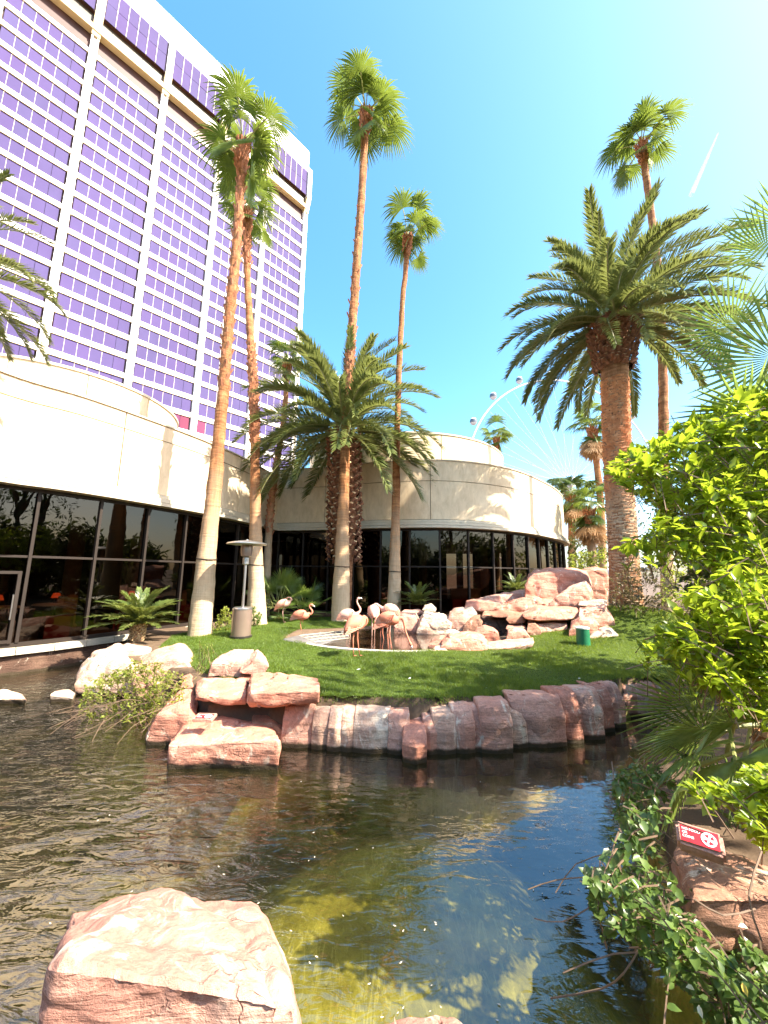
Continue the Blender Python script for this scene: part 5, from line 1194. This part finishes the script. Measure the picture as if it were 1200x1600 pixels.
# ================================================================== FLAMINGOS
def flamingo(label, x, y, z, yaw, neck, s=1.0, legs=2, mat='pink', tint=None, hgt_=.6, pitch_=0.0, step=.05):
    root = empty('flamingo', (x, y, z), label, 'flamingo', 'flamingos around the pool')
    m3 = Matrix.Rotation(yaw, 3, 'Z'); H_ = hgt_
    def W(p): return Vector((x, y, z)) + m3 @ (Vector(p)*s)
    def B(px_, pz): # body-frame point with pitch
        return (px_*cos(pitch_), 0, H_+pz+px_*sin(pitch_))
    spine = [B(-.33, -.07), B(-.27, -.035), B(-.18, 0), B(-.08, .015), B(.02, .01), B(.10, .0), B(.16, .02), B(.195, .05)]
    rad = [.012, .055, .115, .145, .145, .12, .075, .042]
    nk = [(p[0], p[1] if len(p) > 2 else 0, H_+p[-1]) for p in neck]
    sm = catmull3(nk, 40); n_ = len(sm)
    pts = catmull3(spine, 26); rr = [rad[0]]*len(pts)
    for i in range(len(pts)):
        t_ = i/(len(pts)-1)*(len(rad)-1); j = min(int(t_), len(rad)-2); rr[i] = rad[j]+(rad[j+1]-rad[j])*(t_-j)
    nrad = []
    for i in range(n_):
        t_ = i/(n_-1); r_ = .034-.014*min(1, t_*2)
        if t_ > .86: r_ = .020+.016*sin((t_-.86)/.14*pi)
        nrad.append(r_)
    mb_ = MB(); mb_.tube([W(p) for p in pts]+[W(p) for p in sm[2:]], [r_*s for r_ in rr]+[r_*s for r_ in nrad[2:]], 14)
    # squash body sideways slightly via leg-side
    feet = [(-.0, .035), (.0, -.035)][:legs] if legs > 1 else [(.0, 0)]
    for k, (fx, fy) in enumerate(feet):
        sx_ = step*(1 if k else -1)*(1 if legs > 1 else 0)
        hip, knee, ft = (fx-.02, fy, H_-.08), (fx-.045+sx_*.5, fy, H_*.52), (fx+sx_, fy, .0)
        mb_.tube([W(hip), W(((hip[0]+knee[0])/2, fy, (hip[2]+knee[2])/2)), W(knee), W(((knee[0]+ft[0])/2, fy, H_*.26)), W(ft)], [.028*s, .012*s, .014*s, .009*s, .010*s], 7)
        for t_ in (-.5, 0, .5):
            mb_.tube([W(ft), W((ft[0]+.07*cos(t_), fy+.07*sin(t_), .005))], [.008*s, .003*s], 4)
    if legs == 1:
        mb_.tube([W((.0, .03, H_-.08)), W((.03, .035, H_-.22)), W((-.05, .03, H_-.13))], [.02*s, .011*s, .008*s], 6)
    body = mb_.make('body', M[mat], root, True)
    # wings: layered feather blades lying along each flank
    for sg in (-1, 1):
        w_ = MB(); r2 = random.Random(3)
        for row in range(5):
            for k in range(7):
                fx = .10-.045*k-.012*row; fz = .095-.03*row-.012*k; L_ = .085+.010*k
                oy = sg*(sqrt(max(.0, .150**2-(fz*.9)**2))*(1-.9*max(0, -fx)/.3)+.002+.002*(k % 2))
                a = B(fx, fz+.01); b = B(fx-L_, fz-.028-.004*row); c_ = B(fx-L_*.5, fz+.012); d_ = B(fx-L_*.55, fz-.045)
                ob = oy*.62
                w_.add([W((a[0], oy, a[2])), W((c_[0], oy*.92+sg*.006, c_[2])), W((b[0], ob, b[2])), W((d_[0], oy*.95+sg*.004, d_[2]))], [(0, 1, 2, 3)])
        w_.make('wing', M['wing_pink'], root)
    # bill: drooping, pale base with black tip
    e1, e0 = sm[-1], sm[-4]; dv = (e1-e0).normalized(); dn = Vector((0, 0, -1)) if abs(dv.z) < .8 else Vector((-1, 0, 0))
    b_ = MB(); b_.tube([W(e1), W(e1+dv*.035+dn*.008), W(e1+dv*.055+dn*.03)], [.016*s, .013*s, .010*s], 8); b_.make('bill', M['cap_white'], root, True)
    b_ = MB(); b_.tube([W(e1+dv*.055+dn*.03), W(e1+dv*.06+dn*.05), W(e1+dv*.055+dn*.065)], [.0105*s, .008*s, .003*s], 8); b_.make('bill_tip', M['beak'], root, True)
    b_ = MB()
    for sg in (-1, 1): b_.tube([W(e1-dv*.02+Vector((0, sg*.024, .006))), W(e1-dv*.02+Vector((0, sg*.030, .006)))], [.006*s, .004*s], 6)
    b_.make('eye', M['beak'], root)
    return root
UPN = [(.19, .05), (.25, .08), (.27, .16), (.22, .25), (.18, .34), (.20, .42), (.26, .43)]
SLEEP = [(.19, .05), (.23, .11), (.20, .19), (.12, .20), (.05, .05, .17), (-.02, .07, .13), (-.08, .07, .10)]
CHEST = [(.19, .05), (.26, .04), (.29, .12), (.24, .19), (.20, .26), (.24, .31), (.30, .28)]
DOWN = [(.19, .04), (.26, .02), (.30, -.10), (.33, -.25), (.38, -.38), (.43, -.50), (.46, -.55)]
ARCH = [(.19, .05), (.26, .10), (.33, .14), (.41, .10), (.44, .0), (.42, -.10), (.40, -.18)]
PREEN = [(.19, .05), (.26, .06), (.27, -.03), (.20, .06, -.12), (.12, .10, -.13), (.05, .13, -.08)]
def onz(u, v, z): p = at_z(u, v, z); return p.x, p.y
a = onz(443, 972, .56); flamingo('pale flamingo asleep on one leg in the corner, farthest left', a[0], a[1], .56, 0, SLEEP, .95, 1, 'pale_pink', hgt_=.60, pitch_=.25)
a = onz(471, 987, .56); flamingo('pink flamingo standing on one leg at the grey ramp, neck folded', a[0], a[1], .56, 0, CHEST, .92, 1, 'pink', hgt_=.46)
a = onz(557, 1025, .54); flamingo('deep pink flamingo nearest the viewer on the grass, preening with its head down', a[0], a[1], .54, R(50), PREEN, 1.0, 2, 'pink', hgt_=.62, pitch_=.18)
a = (at_z(553, 1002, .4)); flamingo('pale flamingo holding its head up behind the nearest pink one', a.x-.12, a.y, .4, R(8), UPN, .98, 2, 'pale_pink', hgt_=.66, pitch_=-.05)
a = (at_z(583, 1000, .4)); flamingo('whitish flamingo in the pool seen from behind, centre of the crowd', a.x, a.y, .4, R(95), PREEN, 1.05, 2, 'pale_pink', hgt_=.70, pitch_=.18)
a = (at_z(606, 996, .4)); flamingo('pale flamingo arching its neck at the back of the crowd', a.x, a.y, .4, R(178), ARCH, 1.0, 2, 'pale_pink', hgt_=.74)
a = (at_z(610, 1019, .42)); flamingo('pink flamingo bending its neck straight down to the pool edge', a.x, a.y, .42, R(-8), DOWN, 1.0, 2, 'pink', hgt_=.70, pitch_=-.08)
a = (at_z(598, 1006, .4)); flamingo('small orange pink flamingo stooping between the others in the pool', a.x, a.y, .4, R(20), PREEN, .8, 2, 'pink', hgt_=.62, pitch_=.1)

# ================================================================== HEATER, CANISTER, SIGNS, LAMP
p = at_z(376, 996, .60); hx, hy, hz0 = p.x, p.y, .60; k = hy/9.0
ht = empty('patio_heater', (hx, hy, hz0), 'steel patio heater with round white dome and brown cylinder base on the grass', 'patio heater')
mb = MB(); mb.lathe((hx, hy, hz0), [(.24, 0), (.25, .01), (.25, .05), (.225, .055)], 36); mb.make('base_ring', M['black'], ht, True, 40)
mb = MB(); mb.lathe((hx, hy, hz0), [(.222, .05), (.222, .64)], 36); mb.make('tank_cover', M['bronze'], ht, True, 40)
mb = MB(); mb.lathe((hx, hy, hz0), [(.226, .64), (.226, .665), (.2, .69), (.04, .70)], 36); mb.make('cover_lid', M['chrome'], ht, True, 40)
mb = MB(); mb.tube([(hx, hy, hz0+.69), (hx, hy, hz0+1.75)], .032, 14); mb.make('pole', M['chrome'], ht, True, 40)
mb = MB(); mb.lathe((hx, hy, hz0), [(.03, 1.68), (.075, 1.70), (.075, 1.85), (.05, 1.87)], 20); mb.make('burner_collar', M['chrome'], ht, True, 40)
mb = MB(); mb.lathe((hx, hy, hz0), [(.07, 1.87), (.12, 1.89), (.135, 2.0), (.135, 2.12), (.12, 2.16)], 24); mb.make('burner_screen', M['bronze'], ht, True, 40)
mb = MB(); mb.lathe((hx, hy, hz0), [(.46, 2.165), (.47, 2.175), (.45, 2.20), (.3, 2.235), (.12, 2.262), (.03, 2.265), (.028, 2.29), (.001, 2.30)], 48); mb.lathe((hx, hy, hz0), [(.46, 2.165), (.3, 2.215), (.1, 2.245), (.001, 2.25)], 48); mb.make('dome', M['chrome'], ht, True, 50)
mb = MB()
for a in (0, 2.1, 4.2): mb.tube([(hx+.12*cos(a), hy+.12*sin(a), hz0+2.12), (hx+.16*cos(a), hy+.16*sin(a), hz0+2.235)], .006, 5)
mb.make('dome_brackets', M['chrome'], ht)
p = at_z(912, 1010, .56); cn = empty('utility_canister', (p.x, p.y, .54), 'dark green plastic canister with white lid standing on the lawn', 'canister')
mb = MB(); mb.lathe((p.x, p.y, .54), [(.155, 0), (.16, .02), (.15, .03)], 28); mb.make('base_ring', M['cap_white'], cn, True, 40)
mb = MB(); mb.lathe((p.x, p.y, .54), [(.142, .03), (.138, .40)], 28); mb.make('body', M['green_paint'], cn, True, 40)
mb = MB(); mb.lathe((p.x, p.y, .54), [(.139, .40), (.146, .405), (.146, .43), (.12, .44), (.001, .442)], 28); mb.make('lid', M['cap_white'], cn, True, 40)

def plaque(label, centre, yaw, tilt, sl, sw, th, roll=0, base='rock_pink', lift=0):
    """stone block with a red print: words on the left, prohibition roundel on the right"""
    root = bpy.data.objects.new('no_coins_sign', None); COL.objects.link(root); tag(root, label, 'sign')
    root.matrix_world = Matrix.Translation(Vector(centre)) @ Euler((tilt, roll, yaw), 'XYZ').to_matrix().to_4x4()
    def add(name, mb_, mat, smooth=False):
        me = bpy.data.meshes.new(name); me.from_pydata(mb_.v, [], mb_.f); me.materials.append(mat)
        o = bpy.data.objects.new(name, me); COL.objects.link(o); o.parent = root; return o
    r_ = random.Random(2); bm = bmesh.new(); vs = []
    for x in (-1, 1):
        for y in (-1, 1):
            for z in (-1, 0): vs.append(bm.verts.new((x*sl*(.60+r_.uniform(0, .03)), y*sw*(.66+r_.uniform(0, .04)), z*th)))
    bmesh.ops.convex_hull(bm, input=vs); bmesh.ops.bevel(bm, geom=list(bm.edges), offset=th*.12, segments=2, affect='EDGES')
    me = bpy.data.meshes.new('block'); bm.to_mesh(me); bm.free(); me.materials.append(M[base]); o = bpy.data.objects.new('block', me); COL.objects.link(o); o.parent = root
    e = .0015
    m_ = MB(); m_.add([(-sl/2, -sw/2, e), (sl/2, -sw/2, e), (sl/2, sw/2, e), (-sl/2, sw/2, e), (-sl/2, -sw/2, .0003), (sl/2, -sw/2, .0003), (sl/2, sw/2, .0003), (-sl/2, sw/2, .0003)], [(0, 1, 2, 3), (0, 4, 5, 1), (1, 5, 6, 2), (2, 6, 7, 3), (3, 7, 4, 0)]); pl_ = add('red_plate', m_, M['red'])
    def txt(s_, x, y, size):
        cu = bpy.data.curves.new('lettering', 'FONT'); cu.body = s_; cu.size = size; cu.align_x = 'LEFT'; cu.offset = size*.018; cu.extrude = .0002
        o_ = bpy.data.objects.new('lettering', cu); COL.objects.link(o_); o_.parent = root; o_.location = (x, y, e+.0008); cu.materials.append(M['white'])
    h = sw*.155
    txt('NO FOOD', -sl*.46, sw*.18, h*1.3); txt('OR', -sl*.46, -sw*.04, h*1.3); txt('COINS', -sl*.46, -sw*.26, h*1.3)
    cx_, cy_, R_ = sl*.24, -sw*.02, sw*.40
    def disc(name, r0, r1, z, mat, n=36):
        m2 = MB(); 
        for k_ in range(n):
            a0, a1 = 2*pi*k_/n, 2*pi*(k_+1)/n
            m2.add([(cx_+r0*cos(a0), cy_+r0*sin(a0), z), (cx_+r1*cos(a0), cy_+r1*sin(a0), z), (cx_+r1*cos(a1), cy_+r1*sin(a1), z), (cx_+r0*cos(a1), cy_+r0*sin(a1), z)], [(0, 1, 2, 3)])
        add(name, m2, mat)
    disc('roundel', .0001, R_, e+.0008, M['white'])
    m2 = MB()
    for a0_, a1_ in ((.15, 1.0), (1.5, 2.45), (3.35, 4.2), (4.6, 5.6)):   # red pictogram pieces
        pts_ = [(cx_+R_*r2_*cos(t_), cy_+R_*r2_*sin(t_), e+.0016) for r2_, t_ in ((.22, (a0_+a1_)/2), (.5, a0_), (.74, a0_+.1), (.76, a1_-.1), (.5, a1_))]; m2.add(pts_, [(0, 1, 2, 3, 4)])
    add('pictogram', m2, M['red'])
    disc('roundel_ring', R_*.86, R_*1.0, e+.0024, M['white'])
    m2 = MB(); c_, s_ = cos(-.45), sin(-.45); L_, w_ = R_*.9, R_*.09
    m2.add([(cx_-c_*L_-s_*w_, cy_-s_*L_+c_*w_, e+.0024), (cx_-c_*L_+s_*w_, cy_-s_*L_-c_*w_, e+.0024), (cx_+c_*L_+s_*w_, cy_+s_*L_-c_*w_, e+.0024), (cx_+c_*L_-s_*w_, cy_+s_*L_+c_*w_, e+.0024)], [(0, 1, 2, 3)])
    add('bar', m2, M['white'])
    return root
c = at_y(1093, 1308, 1.72)
plaque('red no food or coins sign on a stone block on the right foreground rock', c, R(-35), R(36), .122, .062, .075)
c = at_y(320, 1119, 4.72)
plaque('small faded red sign lying on top of the big red block in the pond', c, R(-3), R(10), .185, .10, .035)

lp = at_y(940, 760, 26); sl_ = empty('street_lamp', (lp.x+1.2, 26, .5), 'dark street lamp head poking out between drum wall and date palm', 'street lamp')
mb = MB(); mb.tube([(lp.x+1.2, 26, .3), (lp.x+1.2, 26, lp.z-.4), (lp.x+.9, 26, lp.z+.2), (lp.x+.2, 26, lp.z+.1)], [.09, .07, .05, .04], 8); mb.make('pole', M['black'], sl_)
mb = MB(); mb.tube([(lp.x+.5, 26, lp.z+.35), (lp.x+.1, 26, lp.z+.16), (lp.x-.45, 26, lp.z-.06), (lp.x-.75, 26, lp.z-.22)], [.10, .19, .19, .06], 10); mb.make('lamp_head', M['black'], sl_)

# ================================================================== OBSERVATION WHEEL, CONTRAIL
WY = 150; cw = at_y(890, 755, WY); pr1 = at_y(733, 683, WY); Rw = (pr1-cw).length
whl = empty('observation_wheel', (cw.x, WY, .5), 'giant pale observation wheel rising faintly behind the drum building', 'ferris wheel')
wc = Vector((cw.x, WY, cw.z)); ya = R(12)
def wp(a, r, dy=0): return wc+Vector((cos(a)*r*cos(ya)-dy*sin(ya), cos(a)*r*sin(ya)+dy*cos(ya), sin(a)*r))
mb = MB()
mb.tube([wp(2*pi*k/120, Rw, 0) for k in range(121)], .32, 6, False); mb.make('rim', M['wheel_white'], whl)
mb = MB()
for k in range(56):
    a = 2*pi*k/56; mb.tube([wp(a, 1.5, (-1)**k*2.0), wp(a, Rw-1)], .02, 3, False)
o = mb.make('spokes', M['wheel_white'], whl); o['kind'] = 'stuff'
mb = MB(); mb.tube([wp(0, 0, -3), wp(0, 0, 3)], 2, 16); mb.make('hub', M['wheel_white'], whl)
for sx_ in (-1, 1):
    mb = MB(); mb.tube([wc+Vector((0, 3, 0)), Vector((cw.x+sx_*Rw*.45, WY+10, .5))], [1.0, 1.4], 8); mb.make('support_leg', M['wheel_white'], whl)
cabg = simple('cabin_glass', (.12, .14, .17), .1, .1, .2, 0)
for k in range(20):
    a = 2*pi*(k+.42)/20; c = wp(a, Rw+2.4)
    mb = MB(); mb.lathe((c.x, c.y, c.z), [(.01, -1.5), (.8, -1.3), (1.35, -.65)], 14); mb.lathe((c.x, c.y, c.z), [(1.25, .8), (.8, 1.3), (.01, 1.5)], 14)
    cb = mb.make('cabin', M['wheel_white'], whl, True)
    mb = MB(); mb.lathe((c.x, c.y, c.z), [(1.35, -.65), (1.5, 0), (1.25, .8)], 14); mb.make('cabin_window', cabg, cb, True)
c0, c1 = ray(1122, 208).normalized()*3200, ray(1080, 304).normalized()*2800
m, t, out = new_mat('contrail_ice'); v = coords(t, 'World', (.01, .01, .01)); f = noise_n(t, v, 3, 4)
tr = t.nodes.new('ShaderNodeBsdfTransparent'); df = t.nodes.new('ShaderNodeBsdfDiffuse'); df.inputs[0].default_value = (.9, .9, .9, 1); mx = t.nodes.new('ShaderNodeMixShader')
t.links.new(math_(t, 'MULTIPLY', f, .32), mx.inputs[0]); t.links.new(tr.outputs[0], mx.inputs[1]); t.links.new(df.outputs[0], mx.inputs[2]); t.links.new(mx.outputs[0], out.inputs[0])
mb = MB(); mb.tube([c0+Vector((0, 0, EYE)), c0.lerp(c1, .5)+Vector((0, 0, EYE)), c1+Vector((0, 0, EYE))], [3, 8, 11], 8); o = mb.make('contrail', m); tag(o, 'thin white contrail slanting across the bright sky at right', 'contrail', kind='stuff')
bpy.context.view_layer.update()
dg = bpy.context.evaluated_depsgraph_get()
for o in [o for o in bpy.data.objects if o.type == 'FONT']:   # lettering as plain meshes
    me = bpy.data.meshes.new_from_object(o.evaluated_get(dg)); n2_ = bpy.data.objects.new('lettering', me); COL.objects.link(n2_)
    n2_.parent = o.parent; n2_.location = o.location
    if not me.materials: me.materials.append(M['white'])
    bpy.data.objects.remove(o)

rl = random.Random(12); mb = MB()
for (u, v) in [(455, 1038), (446, 1050), (700, 1040), (640, 1060), (560, 1046), (820, 1030), (360, 1040), (905, 1060), (760, 1075)]:
    q = at_z(u, v, .585); a = rl.uniform(0, 6); d_ = Vector((cos(a), sin(a), 0)); n_ = Vector((-sin(a), cos(a), .3))
    mb.add([q-d_*.03, q-n_*.008, q+d_*.035+Vector((0, 0, .01)), q+n_*.008+Vector((0, 0, .006))], [(0, 1, 2, 3)])
o = mb.make('feathers', M['cap_white']); tag(o, 'tiny white feathers scattered on the mown lawn', 'feathers', kind='stuff')
mb = MB()
for k in range(110):
    u, v = (rl.uniform(480, 960), rl.uniform(1215, 1600)) if k < 40 else (rl.uniform(0, 900), rl.uniform(1200, 1600)) if k < 90 else (rl.gauss(900, 50), rl.uniform(1200, 1420))
    q = at_z(u, v, .004); a = rl.uniform(0, 6); L_ = rl.uniform(.005, .013); d_ = Vector((cos(a), sin(a), 0))*L_; n_ = Vector((-sin(a), cos(a), 0))*L_*.4
    mb.add([q-d_, q-n_, q+d_+Vector((0, 0, .002)), q+n_], [(0, 1, 2, 3)])
o = mb.make('floating_leaves', M['kerb']); tag(o, 'tiny dry leaves floating on the pond surface', 'leaves', kind='stuff')

# clipped hedge closing the garden behind the viewer (mirrored in the glass)
hg = empty('boundary_hedge', (0, -10.5, .5), 'long dark hedge behind the viewer seen mirrored in the dark glass', 'hedge')
r_ = np.random.default_rng(8); n_ = 9000
sel = r_.random(n_) < .6
hx_ = np.where(sel, r_.uniform(-18, 17, n_), r_.uniform(15.8, 17.2, n_)); hy_ = np.where(sel, r_.uniform(-11.2, -9.8, n_), r_.uniform(-11, 13, n_)); hz_ = r_.uniform(.4, 3.9, n_)
c_ = np.stack([hx_, hy_+10.5, hz_-.5], 1); a_ = r_.normal(0, 1, (n_, 3)); a_ /= np.linalg.norm(a_, axis=1)[:, None]; b_ = np.cross(a_, r_.normal(0, 1, (n_, 3))); b_ /= np.linalg.norm(b_, axis=1)[:, None]
V = np.stack([c_-a_*.3, c_-b_*.14, c_+a_*.3, c_+b_*.14], 1).reshape(-1, 3)
me = bpy.data.meshes.new('foliage'); me.from_pydata(V.tolist(), [], np.arange(n_*4).reshape(-1, 4).tolist()); me.materials.append(M['dark_leaf'])
o = bpy.data.objects.new('foliage', me); COL.objects.link(o); o.parent = hg; o['kind'] = 'stuff'
